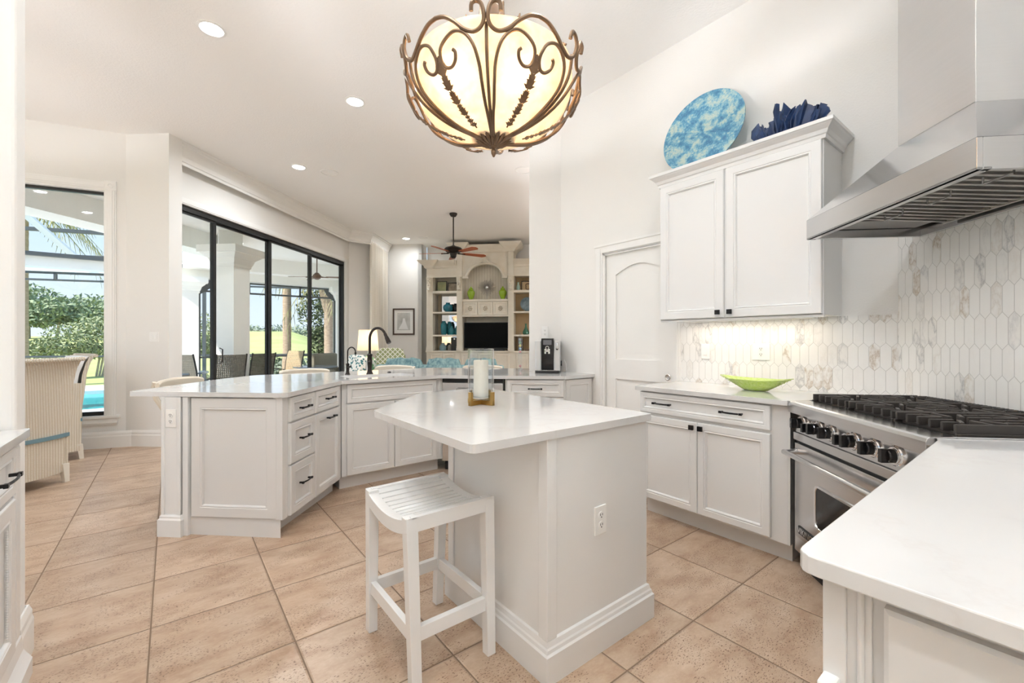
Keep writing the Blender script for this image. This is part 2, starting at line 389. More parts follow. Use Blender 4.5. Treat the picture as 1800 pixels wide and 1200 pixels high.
# ---------------------------------------------------------------- door to the pantry
def door():
    d = struct(MB().box(0, .72, .035, .07, 0, 2.06).build('door_1', trim_m), 'white two panel pantry door with an arched top panel')
    d.location = (UW, 2.72, 0); d.rotation_euler = (0, 0, R(-90))
    def panel(x0, x1, z0, z1, arch):
        def ring(i, y):
            pts = [(x0 + i, y, z0 + i), (x1 - i, y, z0 + i)]
            n = 14
            for k in range(n + 1):
                t = k / n; x = (x1 - i) + (x0 - x1 + 2 * i) * t
                pts.append((x, y, z1 - i + arch * math.sin(math.pi * t)))
            return pts
        MB().rings([ring(0, .0349), ring(.006, .042), ring(.016, .045), ring(.04, .036), ring(.05, .0345)]).build('door_panel', trim_m, d)
    cut = MB().box(0, .115, .0345, .036, 0, 2.06)
    panel(.115, .605, 1.08, 1.86, .075); panel(.115, .605, .23, .885, .0)
    # raised stiles and rails around the two panels
    m = MB(); y0, y1 = .018, .036
    m.box(0, .11, y0, y1, 0, 2.06); m.box(.61, .72, y0, y1, 0, 2.06); m.box(.11, .61, y0, y1, .89, 1.075); m.box(.11, .61, y0, y1, 0, .225)
    n = 14; pa = [(.11 + .5 * k / n, y0, 1.865 + .08 * math.sin(math.pi * k / n)) for k in range(n + 1)]
    for k in range(n):
        a, b = pa[k], pa[k + 1]
        m.add([(a[0], y0, a[2]), (b[0], y0, b[2]), (b[0], y0, 2.06), (a[0], y0, 2.06), (a[0], y1, a[2]), (b[0], y1, b[2]), (b[0], y1, 2.06), (a[0], y1, 2.06)], [(0, 1, 2, 3), (0, 4, 5, 1), (4, 7, 6, 5)])
    m.build('door_frame_face', trim_m, d)
    k = MB().lathe([(.0, 0), (.026, 0), (.027, .004), (.022, .007), (.018, .004), (0, .004)], 24, M=TR(.655, .018, .94, R(90)))
    k.build('flush_pull', nickel_m, d, smooth=True)
    c = MB()
    for x0, x1 in ((-.105, -.012), (.732, .795)):
        c.box(x0, x1, -.012, .0, 0, 2.16); c.box(x0 + .01, x1 - .01, -.02, -.012, 0, 2.15); c.box(x0 + .02, x1 - .03, -.026, -.02, 0, 2.13)
    c.box(-.105, .795, -.012, 0, 2.07, 2.16); c.box(-.105, .795, -.022, -.012, 2.085, 2.155); c.box(-.11, .80, -.03, -.012, 2.145, 2.165)
    c.box(-.012, 0, -.012, .14, 0, 2.075); c.box(.72, .732, -.012, .14, 0, 2.075); c.box(-.012, .732, -.012, .14, 2.06, 2.075)
    t = struct(c.build('trim_2', trim_m), 'white casing around the pantry door'); t.location = (UW, 2.72, 0); t.rotation_euler = (0, 0, R(-90))
door()

# ---------------------------------------------------------------- nook window
def nook_window():
    a = math.atan2(P2[1] - wb[1], P2[0] - wb[0]); x0, x1, z0, z1 = WL - 1.22, WL - .188, .375, 3.0
    def put(o): o.location = (wb[0], wb[1], 0); o.rotation_euler = (0, 0, a); return struct(o)
    f = MB()
    for (p, q, r, s) in ((x0, x1, z1 - .045, z1), (x0, x1, z0, z0 + .04), (x0, x0 + .04, z0, z1)): f.box(p, q, .05, .09, r, s)
    w = put(f.build('window_1', frame_m)); w['label'] = 'tall fixed nook window with a black frame'
    MB().box(x0, x1, .066, .072, z0, z1).build('pane', pane_m, w)
    c = MB()
    c.box(x1, x1 + .10, -.014, 0, z0, z1 + .10); c.box(x1 + .012, x1 + .088, -.022, -.014, z0, z1); c.box(x1 + .03, x1 + .07, -.028, -.022, z0, z1)
    c.box(x0 - .10, x0, -.014, 0, z0, z1 + .10); c.box(x0 - .1, x1 + .1, -.014, 0, z1, z1 + .10); c.box(x0, x1, -.022, -.014, z1 + .012, z1 + .088); c.box(x0, x1, -.028, -.022, z1 + .03, z1 + .07)
    c.box(x1 - .001, x1 + .104, -.026, 0, z1, z1 + .11); c.lathe([(.03, 0), (.03, .006), (.02, .006), (.018, .002), (.0, .002)], 20, M=TR(x1 + .052, -.026, z1 + .055, R(90)))
    c.box(x0, x1, -.01, .05, z1 - .012, z1); c.box(x1 - .012, x1, -.01, .05, z0, z1)
    c.box(x0 - .14, x1 + .14, -.045, .05, z0 - .03, z0); c.box(x0 - .12, x1 + .115, -.03, 0, z0 - .09, z0 - .03); c.box(x0 - .12, x1 + .11, -.02, 0, z0 - .11, z0 - .09)
    put(c.build('trim_3', trim_m, bevel=.002))
nook_window()

# ---------------------------------------------------------------- sliding doors
def slider():
    a = R(45)
    def put(o): o.location = (SA[0], SA[1], 0); o.rotation_euler = (0, 0, a); return struct(o)
    f = MB(); f.box(.08, 4.40, .02, .12, 2.93, 3.0); f.box(.08, 4.40, .02, .12, 0, .03); f.box(4.36, 4.40, .02, .12, 0, 3.0); f.box(.08, .12, .02, .12, 0, 3.0)
    fr = put(f.build('window_2', frame_m)); fr['label'] = 'black frame of the wide four panel sliding glass door'
    xs = [.12, 1.30 - .28, 2.20, 3.33, 4.36]
    xs = [.12, SLX[0], SLX[1], SLX[2], 4.36]
    for i in range(4):
        x0, x1 = xs[i], xs[i + 1]; y = .04 + .04 * (i % 2)
        p = MB(); w = .05
        p.box(x0, x0 + w, y, y + .035, .03, 2.93); p.box(x1 - .02, x1 + .03 if i < 3 else x1, y, y + .035, .03, 2.93)
        p.box(x0, x1, y, y + .035, .03, .12); p.box(x0, x1, y, y + .035, 2.90, 2.93)
        q = p.build('door_panel_frame', frame_m, fr, bevel=.002); MB().box(x0 + w, x1 - .02, y + .014, y + .020, .1, 2.91).build('pane', pane_m, q)
    c = MB(); c.box(-.02, 4.49, -.015, 0, 3.0, 3.085); c.box(-.02, 4.49, -.024, -.015, 3.015, 3.07); c.box(4.40, 4.49, -.015, 0, 0, 3.085); c.box(4.412, 4.478, -.024, -.015, 0, 3.07)
    put(c.build('trim_4', trim_m, bevel=.002))
    h = MB().tube([(0, 0, 0), (0, -.04, .02), (0, -.045, .2), (0, 0, .22)], .008, 8).build('door_handle', bronze_m, fr, smooth=True); h.location = (SLX[0] + .09, .04, .92)
def sl_at(px):   # where a picture column crosses the slider plane: distance along the wall
    s = (px - 900) / 763.5
    k = (.7867 - .6174 * s) ; l = (.6174 + .7867 * s)
    # k*u = l*v, v = u + 6.88
    u = l * 6.88 / (k - l)
    return (u - SA[0]) * math.sqrt(2)
SLX = (sl_at(382), sl_at(478), sl_at(550))
slider()

# ---------------------------------------------------------------- cabinet pieces
def rect_ring(x0, x1, z0, z1, i, y): return [(x0 + i, y, z0 + i), (x1 - i, y, z0 + i), (x1 - i, y, z1 - i), (x0 + i, y, z1 - i)]
def panel_front(name, x0, x1, z0, z1, parent, m=cab_m, t=.02, st=.055, M=None, g=.002):
    """raised-lip shaker door / drawer front: front face at local y = -t"""
    st = min(st, (z1 - z0) * .27, (x1 - x0) * .27)
    x0 += g; x1 -= g; z0 += g; z1 -= g
    rs = [rect_ring(x0, x1, z0, z1, 0, 0), rect_ring(x0, x1, z0, z1, 0, -t + .006), rect_ring(x0, x1, z0, z1, .003, -t + .001), rect_ring(x0, x1, z0, z1, .006, -t),
          rect_ring(x0, x1, z0, z1, st - .014, -t), rect_ring(x0, x1, z0, z1, st - .011, -t + .003), rect_ring(x0, x1, z0, z1, st - .004, -t + .0005), rect_ring(x0, x1, z0, z1, st, -t + .003),
          rect_ring(x0, x1, z0, z1, st + .005, -t + .014), rect_ring(x0, x1, z0, z1, st + .010, -t + .0135)]
    return MB().rings(rs, M=M).build(name, m, parent)
def bar_pull(parent, x, z, w=.11, y=-.02, m=edge_m, M=None):
    b = MB(); h = w / 2
    pts = [(x - h + .012, y - .026, z), (x - h * .45, y - .031, z), (x, y - .033, z), (x + h * .45, y - .031, z), (x + h - .012, y - .026, z)]
    b.tube(pts, .0062, 4, M=M, flat=.8)
    for s in (-1, 1):
        b.box(x + s * h - .009, x + s * h + .009, y - .032, y - .02, z - .007, z + .007, M); b.box(x + s * (h - .002) - .006, x + s * (h - .002) + .006, y - .021, y, z - .0055, z + .0055, M)
    return b.build('handle', m, parent, bevel=.0012)
def knob(parent, x, z, y=-.02, s=.0155, m=edge_m):
    b = MB(); b.box(x - .006, x + .006, y - .014, y, z - .006, z + .006); b.box(x - s, x + s, y - .028, y - .014, z - s, z + s)
    return b.build('knob', m, parent, bevel=.0015)
def carcass(parent, x0, x1, d, z0=.115, z1=.885, toe=.075, m=cab_m, y0=0):
    MB().box(x0, x1, y0, d, z0, z1).build('body', m, parent, bevel=.001)
    if toe is not None: MB().box(x0 + .002, x1 - .002, toe, d, 0, z0).build('toe_kick', m, parent)
def outlet(loc, rz, label, kind='outlet', w=.07, h=.115, gang=1):
    r = root('wall_outlet' if kind == 'outlet' else 'light_switch', label, 'outlet' if kind == 'outlet' else 'switch', loc, rz)
    MB().box(-w * gang / 2, w * gang / 2, -.006, 0, -h / 2, h / 2).build('cover_plate', plate_m, r, bevel=.002)
    for gx in range(gang):
        cx = (gx - (gang - 1) / 2) * w * .72
        b = MB()
        if kind == 'outlet':
            for zz in (-.02, .02):
                b = MB(); k = MB()
                b.lathe([(0, 0), (.0155, 0), (.0155, .003), (0, .003)], 16, M=TR(cx, -.006, zz, R(90)))
                for sx in (-.006, .006): k.box(cx + sx - .0013, cx + sx + .0013, -.0098, -.0088, zz - .001, zz + .008)
                k.lathe([(0, 0), (.0028, 0), (.0028, .001), (0, .001)], 8, M=TR(cx, -.0088, zz - .007, R(90)))
                rc = b.build('receptacle', plate_m, r); k.build('slots', blackp_m, rc)['kind'] = 'stuff'
        else:
            b.box(cx - .016, cx + .016, -.009, -.006, -.033, .033); b.box(cx - .014, cx + .014, -.0125, -.009, -.028, .002)
            b.build('rocker', plate_m, r, bevel=.001)
    return r

# ---------------------------------------------------------------- right wall base cabinet, counter
FU = 2.69
def base_right():
    c = root('base_cabinet', 'white base cabinet with one long drawer over two doors left of the range', 'cabinet', (FU, 1.906, 0), R(-90))
    # local x runs along -v, local y = +u (into the wall)
    carcass(c, 0, .955, UW - FU - .002)
    MB().prism([(0.955, 0), (.968, 0.0), (.968, .40), (.955, .40)], .115, .885).build('filler', cab_m, c)
    dr = panel_front('drawer', .0, .875, .735, .882, c, cabw_m); bar_pull(dr, .19, .812, .12); bar_pull(dr, .66, .812, .12)
    d1 = panel_front('door', .0, .437, .128, .72, c, cabw_m); knob(d1, .437 - .03, .685)
    d2 = panel_front('door', .437, .875, .128, .72, c, cabw_m); knob(d2, .437 + .03, .685)
base_right()
def slab(name, poly, label, rad=.015, z0=.89, z1=.92, holes=(), cat='countertop'):
    o = holed(rnd(poly, rad, 4), list(holes), z0, z1).build(name, quartz_m, bevel=.0035)
    return tag(o, label, cat)
# counter of the right wall: meets the range side
RO = Vector((2.659, .939)); RX = Vector((-S2, -S2)); RY = Vector((S2, -S2)); RWID = .916
def rp(x, y): p = RO + RX * x + RY * y; return (p.x, p.y)
rl0 = rp(-.004, .01)
slab('countertop', [(2.655, 1.94), (2.655, rl0[1] + .005), rl0, rp(-.004, .66), (UW - .012, .60), (UW - .012, 1.94)], 'white quartz countertop on the wall cabinet left of the range', [.02, 0, 0, 0, 0, 0])

# ---------------------------------------------------------------- wall cabinet
def crown_box(mb, x0, x1, d, z, prof):
    rs = []
    for o_, zz in prof: rs.append([(x0 - o_, -o_, z + zz), (x1 + o_, -o_, z + zz), (x1 + o_, d, z + zz), (x0 - o_, d, z + zz)])
    mb.rings(rs)
def wall_cab():
    c = root('wall_cabinet', 'tall white two door wall cabinet with crown moulding left of the hood', 'cabinet', (2.94, 1.904, 0), R(-90))
    w = 1.05; d = UW - 2.94 - .002
    MB().box(0, w, 0, d, 1.40, 2.43).build('body', cabw_m, c, bevel=.001)
    MB().box(.0, w, .0, .02, 1.385, 1.405).build('light_rail', cabw_m, c)
    cr = MB(); crown_box(cr, 0, w, d, 2.405, [(.0, 0), (.012, 0), (.016, .02), (.022, .025), (.03, .045), (.05, .065), (.055, .072), (.062, .075), (.062, .095), (0, .095)])
    cr.build('crown_moulding', cabw_m, c)
    panel_l = panel_front('door', .002, .487, 1.402, 2.405, c, cabw_m, st=.065); knob(panel_l, .487 - .035, 1.44)
    panel_r = panel_front('door', .497, w - .003, 1.402, 2.405, c, cabw_m, st=.065); knob(panel_r, .497 + .035, 1.44)
    # slim light under the cabinet
    l = root('under_cabinet_light', 'slim warm light strip fixed under the wall cabinet', 'light', (2.94, 1.904, 0), R(-90))
    MB().box(.1, .95, .17, .20, 1.385, 1.397).build('housing', plate_m, l)
    la = D.lights.new('strip', 'AREA'); la.shape = 'RECTANGLE'; la.size = .85; la.size_y = .02; la.energy = 0.75; la.color = (1, .88, .74)
    lo = D.objects.new('strip_lamp', la); COL.objects.link(lo); lo.parent = l; lo.location = (.52, .185, 1.383)
wall_cab()

# ---------------------------------------------------------------- island
def island():
    top = [(.745, 1.155), (1.712, 1.152), (1.715, 2.515), (1.246, 2.515), (.75, 2.015)]
    slab('countertop', top, 'white quartz island top with a clipped corner over the white island base', [.03, .018, .02, .05, .04])
    c = root('kitchen_island', 'white kitchen island base with tall baseboard and outlet on its end', 'island')
    body = [(1.085, 1.172), (1.695, 1.172), (1.695, 2.47), (1.62, 2.47), (1.085, 1.88)]
    MB().prism(body, 0, .89).build('body', stool_m, c)
    m = MB()
    m.prism([(1.076, 1.163), (1.125, 1.163), (1.125, 1.172), (1.085, 1.172), (1.085, 1.212), (1.076, 1.212)], .15, .89)
    m.build('corner_trim', stool_m, c, bevel=.002)
    MB().box(1.076, 1.085, 1.835, 1.882, .15, .89).build('corner_trim', stool_m, c, bevel=.002)
    prof = [(0, 0), (.024, 0), (.024, .105), (.018, .112), (.016, .124), (.012, .130), (.008, .147), (0, .152)]
    profile_run('baseboard', [(1.695, 2.47), (1.695, 1.172), (1.085, 1.172), (1.085, 1.88), (1.62, 2.47)][::-1], prof, stool_m).parent = c
    r = outlet((1.375, 1.172, .52), R(0), 'white duplex outlet on the end panel of the island')
island()

# ---------------------------------------------------------------- peninsula
def peninsula():
    top = [(-.22, 3.735), (.565, 3.01), (1.10, 3.655), (2.0, 3.655), (2.857, 2.85), (UW - .001, 2.85), (UW - .001, 3.315), (3.028, 3.555), (3.335, 3.862), (2.47, 4.73), (.62, 4.74), (.30, 4.42)]
    hole = rnd([(1.22, 3.82), (1.84, 3.82), (1.84, 4.16), (1.22, 4.16)], .05, 4)
    slab('countertop', top, 'long angled white quartz peninsula top holding the sink and coffee machine', [.03, .05, .02, .02, .01, 0, 0, 0, .02, .10, .18, .25], holes=[hole])
    # ---- end unit with the diagonal drawers
    c = root('drawer_cabinet', 'white end cabinet of the peninsula with five black pulls on its angled face', 'cabinet')
    A0 = Vector((.585, 3.085)); A1 = Vector((1.108, 3.705)); L = (A1 - A0).length; a = math.atan2(A1.y - A0.y, A1.x - A0.x)
    MB().prism([(-.005, 3.60), (.56, 3.065), (.585, 3.085), (1.106, 3.705), (1.106, 4.33), (.55, 4.26)], .115, .888).build('body', cab_m, c)
    MB().prism([(.02, 3.625), (.49, 3.135), (.51, 3.15), (1.055, 3.76), (1.055, 4.3), (.58, 4.22)], 0, .115).build('toe_kick', cab_m, c)
    MB().prism([(.06, 3.52), (.545, 3.065), (.51, 3.15), (.1, 3.55)], 0, .118).build('end_base', cab_m, c)
    M = T(A0.x, A0.y, 0, a)
    def pf(n, x0, x1, z0, z1): return panel_front(n, x0, x1, z0, z1, c, cab_m, M=M, st=.058)
    for z0, z1, hz in ((.722, .883, .80), (.448, .716, .60), (.118, .442, .30)):
        d = pf('drawer', .012, .335, z0, z1); bar_pull(d, .175, hz, .115, M=M)
    d = pf('drawer', .342, .745, .722, .883); bar_pull(d, .55, .81, .115, M=M)
    d = pf('door', .342, .745, .118, .716); bar_pull(d, .57, .662, .115, M=M)
    # end panel and post face the room: local x from the post to the corner
    E0 = Vector((-.035, 3.590)); E1 = Vector((.565, 3.040)); a2 = math.atan2(E1.y - E0.y, E1.x - E0.x); M2 = T(E0.x, E0.y, 0, a2)
    panel_front('side_panel', .185, .765, .118, .884, c, cab_m, t=.018, st=.075, M=M2 @ Matrix.Translation((0, .012, 0)))
    p = MB(); p.box(.0, .13, -.018, .12, .13, .888, M2); p.box(.135, .172, -.012, .05, .0, .888, M2); p.box(0, .022, -.024, 0, .13, .888, M2); p.box(.108, .13, -.024, 0, .13, .888, M2)
    p.build('post', stool_m, c, bevel=.002)
    MB().rings([[tuple(M2 @ Vector(v)) for v in ((-o_, -.024 - o_, z), (.132 + o_, -.024 - o_, z), (.132 + o_, .13, z), (-o_, .13, z))] for o_, z in ((.014, 0), (.014, .105), (.006, .115), (.006, .125), (0, .135))]).build('post_base', stool_m, c)
    q = M2 @ Vector((.066, -.018, .752)); outlet(tuple(q), a2, 'white outlet on the end post of the peninsula')
    MB().box(.74, .80, -.004, .03, .115, .888, M2).build('corner_trim', cab_m, c, bevel=.002)
    # ---- sink base
    s = root('sink_cabinet', 'white sink base with a false drawer front over two plain doors', 'cabinet')
    MB().prism([(1.113, 3.705), (2.018, 3.705), (2.26, 4.33), (1.113, 4.33)], .115, .70).build('body', cab_m, s)
    MB().prism([(1.113, 3.705), (2.018, 3.705), (2.05, 3.76), (1.113, 3.76)], .70, .888).build('top_rail', cab_m, s)
    MB().prism([(2.018, 3.705), (2.05, 3.695), (2.43, 4.075), (2.30, 4.33), (2.262, 4.33)], .115, .888).build('corner_filler', cab_m, s)
    MB().prism([(1.113, 3.77), (2.04, 3.77), (2.25, 4.3), (1.113, 4.3)], 0, .115).build('toe_kick', cab_m, s)
    M3 = T(1.113, 3.705, 0, 0)
    panel_front('false_drawer', .035, .875, .722, .883, s, cab_m, M=M3)
    panel_front('door', .035, .455, .118, .716, s, cab_m, M=M3); panel_front('door', .455, .875, .118, .716, s, cab_m, M=M3)
    # ---- dishwasher on the far leg
    w = root('dishwasher', 'stainless dishwasher built in behind the island', 'dishwasher', (2.045, 3.70, 0), R(-45))
    MB().box(.012, .600, 0, .58, .10, .885).build('body', steeld_m, w)
    MB().box(.014, .598, -.025, 0, .10, .845).build('door', steel_m, w, bevel=.004)
    MB().box(.014, .598, -.022, 0, .85, .885).build('control_strip', blackg_m, w, bevel=.002)
    MB().box(.02, .59, .05, .5, 0, .10).build('toe_kick', blackp_m, w)
    MB().tube([(.16, -.025, .79), (.16, -.055, .79), (.45, -.055, .79), (.45, -.025, .79)], .009, 8).build('handle', steeld_m, w, smooth=True)
    # ---- drawer unit by the coffee machine
    u = root('drawer_cabinet', 'white cabinet with a single black pull under the coffee machine', 'cabinet', (2.48, 3.263, 0), R(-45))
    MB().prism([(0, 0), (.548, 0), (.57, .03), (.57, .35), (.35, .56), (0, .56)], .115, .885).build('body', cab_m, u, bevel=.001)
    MB().prism([(.002, .075), (.54, .075), (.55, .35), (.3, .5), (.002, .5)], 0, .115).build('toe_kick', cab_m, u)
    d = panel_front('drawer', .015, .55, .722, .883, u, cab_m); bar_pull(d, .285, .80, .115); panel_front('door', .015, .55, .118, .716, u, cab_m)
    k = root('corner_cabinet', 'narrow white cabinet with one plain door beside the pantry door', 'cabinet', (2.885, 2.89, 0), 0)
    MB().prism([(.008, 0), (.38, 0), (.38, .30), (.28, .30), (.008, .022)], .115, .888).build('body', cab_m, k); MB().prism([(.10, .07), (.38, .07), (.38, .28), (.3, .28)], 0, .115).build('toe_kick', cab_m, k)
    panel_front('door', .015, .372, .118, .883, k, cab_m)
peninsula()

# ---------------------------------------------------------------- sink and taps
def sink():
    s = root('kitchen_sink', 'white undermount sink set in the peninsula counter', 'sink', (1.53, 3.99, .888))
    def ring(w, d, z, r): return [(x, y, z) for x, y in rnd([(-w, -d), (w, -d), (w, d), (-w, d)], r, 4)]
    MB().rings([ring(.335, .195, 0, .05), ring(.335, .195, -.012, .05), ring(.325, .185, -.16, .05), ring(.30, .16, -.18, .05), ring(.28, .14, -.172, .05), ring(.297, .157, -.165, .05), ring(.308, .168, -.012, .05), ring(.312, .172, 0, .05)], cap0=False, cap1=False, loop=True).build('basin', stool_m, s, smooth=True)
    MB().rings([ring(.29, .15, -.172, .05), ring(.29, .15, -.168, .05)]).build('basin_floor', stool_m, s)
    MB().lathe([(0, 0), (.045, 0), (.045, .004), (.03, .004), (.025, 0), (0, 0)], 24, M=T(0, 0, -.168)).build('drain', steel_m, s, smooth=True)
    def arc(r, h, e, n=16, drop=.0):
        pts = [(0, 0, z) for z in (0, h * .25, h * .5, h * .75, h)]
        for k in range(1, n + 1):
            t = math.pi * k / n * e; pts.append((r - r * math.cos(t), 0, h + r * math.sin(t)))
        return pts
    f = root('kitchen_faucet', 'tall dark bronze gooseneck faucet with a pull down head at the sink', 'faucet', (1.541, 4.235, .92), R(-65))
    MB().lathe([(0, 0), (.033, 0), (.033, .006), (.028, .010), (.022, .03), (.020, .05), (.024, .10), (.025, .15), (.022, .175), (.026, .182), (.026, .19), (.015, .20), (0, .20)], 24).build('body', bronze_m, f, smooth=True)
    pts = arc(.105, .345, .86); MB().tube(pts[2:], .0125, 14).build('neck', bronze_m, f, smooth=True)
    e = Vector(pts[-1]); dr = (Vector(pts[-1]) - Vector(pts[-2])).normalized()
    MB().tube([e - dr * .01, e, e + dr * .03, e + dr * .035, e + dr * .09, e + dr * .10], [.0135, .016, .0165, .0195, .0235, .021], 16).build('spray_head', bronze_m, f, smooth=True)
    MB().tube([(0, -.0, .13), (.02, -.03, .13), (.05, -.06, .13), (.055, -.065, .131), (.09, -.105, .137), (.105, -.12, .14)], [.012, .014, .017, .010, .007, .009], 10).build('lever', bronze_m, f, smooth=True)
    g = root('water_tap', 'small dark bronze filtered water tap left of the tall faucet', 'faucet', (1.343, 4.285, .92), R(-60))
    MB().lathe([(0, 0), (.024, 0), (.024, .005), (.018, .012), (.014, .03), (.016, .07), (.016, .09), (.018, .10), (.010, .11), (0, .11)], 20).build('body', bronze_m, g, smooth=True)
    MB().tube(arc(.048, .215, 1.0)[1:] + [(.096, 0, .20)], .006, 10).build('neck', bronze_m, g, smooth=True)
    MB().tube([(.096, 0, .215), (.096, 0, .195)], .009, 10).build('spout_tip', bronze_m, g, smooth=True)
    MB().tube([(0, 0, .075), (.03, -.01, .075), (.05, -.015, .075), (.055, -.015, .09)], [.010, .011, .007, .006], 8).build('lever', bronze_m, g, smooth=True)
    MB().tube([(.096, 0, .195), (.096, 0, .18)], .004, 8).build('outlet_tip', bronze_m, g)
    b = MB().lathe([(0, 0), (.020, 0), (.020, .004), (.012, .010), (0, .011)], 20).build('air_switch_button', bronze_m, smooth=True); b.location = (1.768, 4.30, .92)
    tag(b, 'small round dark bronze button on the counter right of the faucet', 'button')
sink()

# ---------------------------------------------------------------- range
def range_():
    r = root('range_cooker', 'stainless gas range with black knobs and grates set across the corner', 'stove', (RO.x, RO.y, 0), R(-135))
    w = RWID
    MB().box(0, w, .05, .66, .10, .895).build('body', steel_m, r, bevel=.002)
    MB().box(.02, w - .02, .09, .64, 0, .10).build('base', blackp_m, r)
    # bull-nose landing ledge
    led = [(.0, .860), (-.0, .905), (.004, .917), (.012, .922), (.10, .925), (.10, .86)]
    MB().rings([[(x, y, z) for y, z in led] for x in (0, w)]).build('front_ledge', steel_m, r, bevel=.002)
    MB().add([(0, .05, .86), (w, .05, .86), (w, .038, .755), (0, .038, .755), (0, .09, .86), (w, .09, .86), (w, .09, .755), (0, .09, .755)], [(0, 3, 2, 1), (0, 1, 5, 4), (3, 7, 6, 2), (0, 4, 7, 3), (1, 2, 6, 5), (4, 5, 6, 7)]).build('control_panel', steel_m, r)
    MB().box(0, w, .028, .06, .712, .752).build('lower_trim', steel_m, r, bevel=.002)
    d = MB().box(.03, w - .03, .020, .055, .20, .700).build('oven_door', steel_m, r, bevel=.003)
    MB().box(0, w, .045, .06, .698, .713).build('door_gap', blackp_m, r)
    def rr(x0, x1, z0, z1, rad, y): return [(x, y, z) for x, z in rnd([(x0, z0), (x1, z0), (x1, z1), (x0, z1)], rad, 4)]
    x0, x1, z0, z1 = .235, w - .235, .33, .525
    MB().rings([rr(x0 - .012, x1 + .012, z0 - .012, z1 + .012, .035, .021), rr(x0 - .012, x1 + .012, z0 - .012, z1 + .012, .035, .014), rr(x0 - .002, x1 + .002, z0 - .002, z1 + .002, .03, .013), rr(x0, x1, z0, z1, .03, .018)], cap0=False, cap1=False).build('window_trim', chrome_m, d, smooth=True)
    MB().rings([rr(x0, x1, z0, z1, .03, .0195), rr(x0, x1, z0, z1, .03, .0165)]).build('oven_window', blackg_m, d)
    h = MB(); h.tube([(.03, -.035, .648), (w - .03, -.035, .648)], .0135, 16)
    for s in (.045, w - .045): h.tube([(s, -.035, .648), (s, .02, .655)], [.014, .017], 12)
    h.build('door_handle', steel_m, d, smooth=True)
    k = MB().box(.0, w, .035, .055, .11, .19).build('kick_drawer', steel_m, r, bevel=.002)
    # badge with its raised letters
    MB().box(.075, .215, .014, .021, .228, .27).build('badge', blackp_m, d, bevel=.002)
    cu = D.curves.new('badge_lettering', 'FONT'); cu.body = 'VIKING'; cu.size = .042; cu.extrude = .0012; cu.align_x = 'CENTER'; cu.align_y = 'CENTER'
    cu.materials.append(chrome_m); tmp = D.objects.new('tmp', cu); me_ = D.meshes.new_from_object(tmp); D.objects.remove(tmp); to = D.objects.new('badge_lettering', me_); COL.objects.link(to); to.parent = d; to.location = (.145, .0128, .249); to.rotation_euler = (R(90), 0, 0)
    # knobs
    kx = [.055, .145, .190, .285, .405, .450, .600, .705]
    kx = [.06, .165, .215, .31, .43, .48, .60, .72, .84][:8]
    for i, x in enumerate(kx):
        big = 1.0 if i not in (1, 4) else .85
        z = .808 if i not in (1, 4) else .803
        y = .046
        b = MB().lathe([(0, 0), (.040 * big, 0), (.040 * big, .006), (.035 * big, .009), (.034 * big, .012), (.031 * big, .012), (.030 * big, .018), (0, .018)], 28, M=TR(x, y, z, R(90))).build('bezel', chrome_m, r, smooth=True)
        q = MB(); q.lathe([(0, 0), (.027 * big, 0), (.026 * big, .018), (.022 * big, .022), (0, .022)], 24, M=TR(x, y - .018, z, R(90)))
        q.box(x - .0095, x + .0095, y - .062, y - .030, z - .026 * big, z + .026 * big)
        q.build('knob', blackg_m, r, bevel=.002)
    # cooktop: well, burners and grates
    MB().box(.012, w - .012, .10, .63, .895, .914).build('cooktop', steeld_m, r)
    MB().box(0, .012, .09, .66, .895, .925).build('side_trim', steel_m, r); MB().box(w - .012, w, .09, .66, .895, .925).build('side_trim', steel_m, r)
    bg = MB().box(0, w, .63, .672, .895, .955).build('back_trim', steeld_m, r)
    mb = MB()
    for i in range(46): mb.box(.02 + i * .0192, .029 + i * .0192, .632, .668, .955, .958)
    mb.build('vent_slots', blackp_m, bg)
    for gi in range(3):
        gx0 = .018 + gi * (w - .036) / 3; gx1 = gx0 + (w - .036) / 3 - .004
        g = MB(); y0, y1 = .112, .622; z0, z1 = .930, .962; cx = (gx0 + gx1) / 2
        def bar(ax, ay, bx, by, wd=.011, za=z0, zb=z1):
            p = Vector((ax, ay)); q = Vector((bx, by)); n = (q - p).normalized(); n = Vector((-n.y, n.x)) * wd / 2
            g.prism([(p.x + n.x, p.y + n.y), (q.x + n.x, q.y + n.y), (q.x - n.x, q.y - n.y), (p.x - n.x, p.y - n.y)], za, zb)
        bar(gx0 + .006, y0, gx0 + .006, y1, za=.916, zb=.931); bar(gx1 - .006, y0, gx1 - .006, y1, za=.916, zb=.931)
        for yy in (y0 + .03, (y0 + y1) / 2, y1 - .03): bar(gx0, yy, gx1, yy, za=.916, zb=.931, wd=.009)
        for half, (ya, yb) in enumerate(((y0, (y0 + y1) / 2), ((y0 + y1) / 2, y1))):
            cy = (ya + yb) / 2
            for k in range(6):
                xx = gx0 + .012 + k * (gx1 - gx0 - .024) / 5
                if k in (1, 2, 3, 4):
                    off = .045 if k in (2, 3) else .075
                    bar(xx, ya + .002, xx, cy - off); bar(xx, cy + off, xx, yb - .002)
                else: bar(xx, ya + .002, xx, yb - .002)
            for sx, sy in ((-1, -1), (1, -1), (-1, 1), (1, 1)): bar(cx + sx * .035, cy + sy * .035, cx + sx * .095, cy + sy * .07, .012)
            bar(cx - .125, cy, cx - .04, cy); bar(cx + .04, cy, cx + .125, cy)
            bn = MB().lathe([(0, .914), (.062, .914), (.06, .922), (.045, .926), (.044, .932), (.040, .934), (.028, .936), (0, .937)], 28, c=(cx, cy)).build('burner', iron_m, r, smooth=True)
        g.build('grate', iron_m, r, bevel=.0025)
    return r
range_()

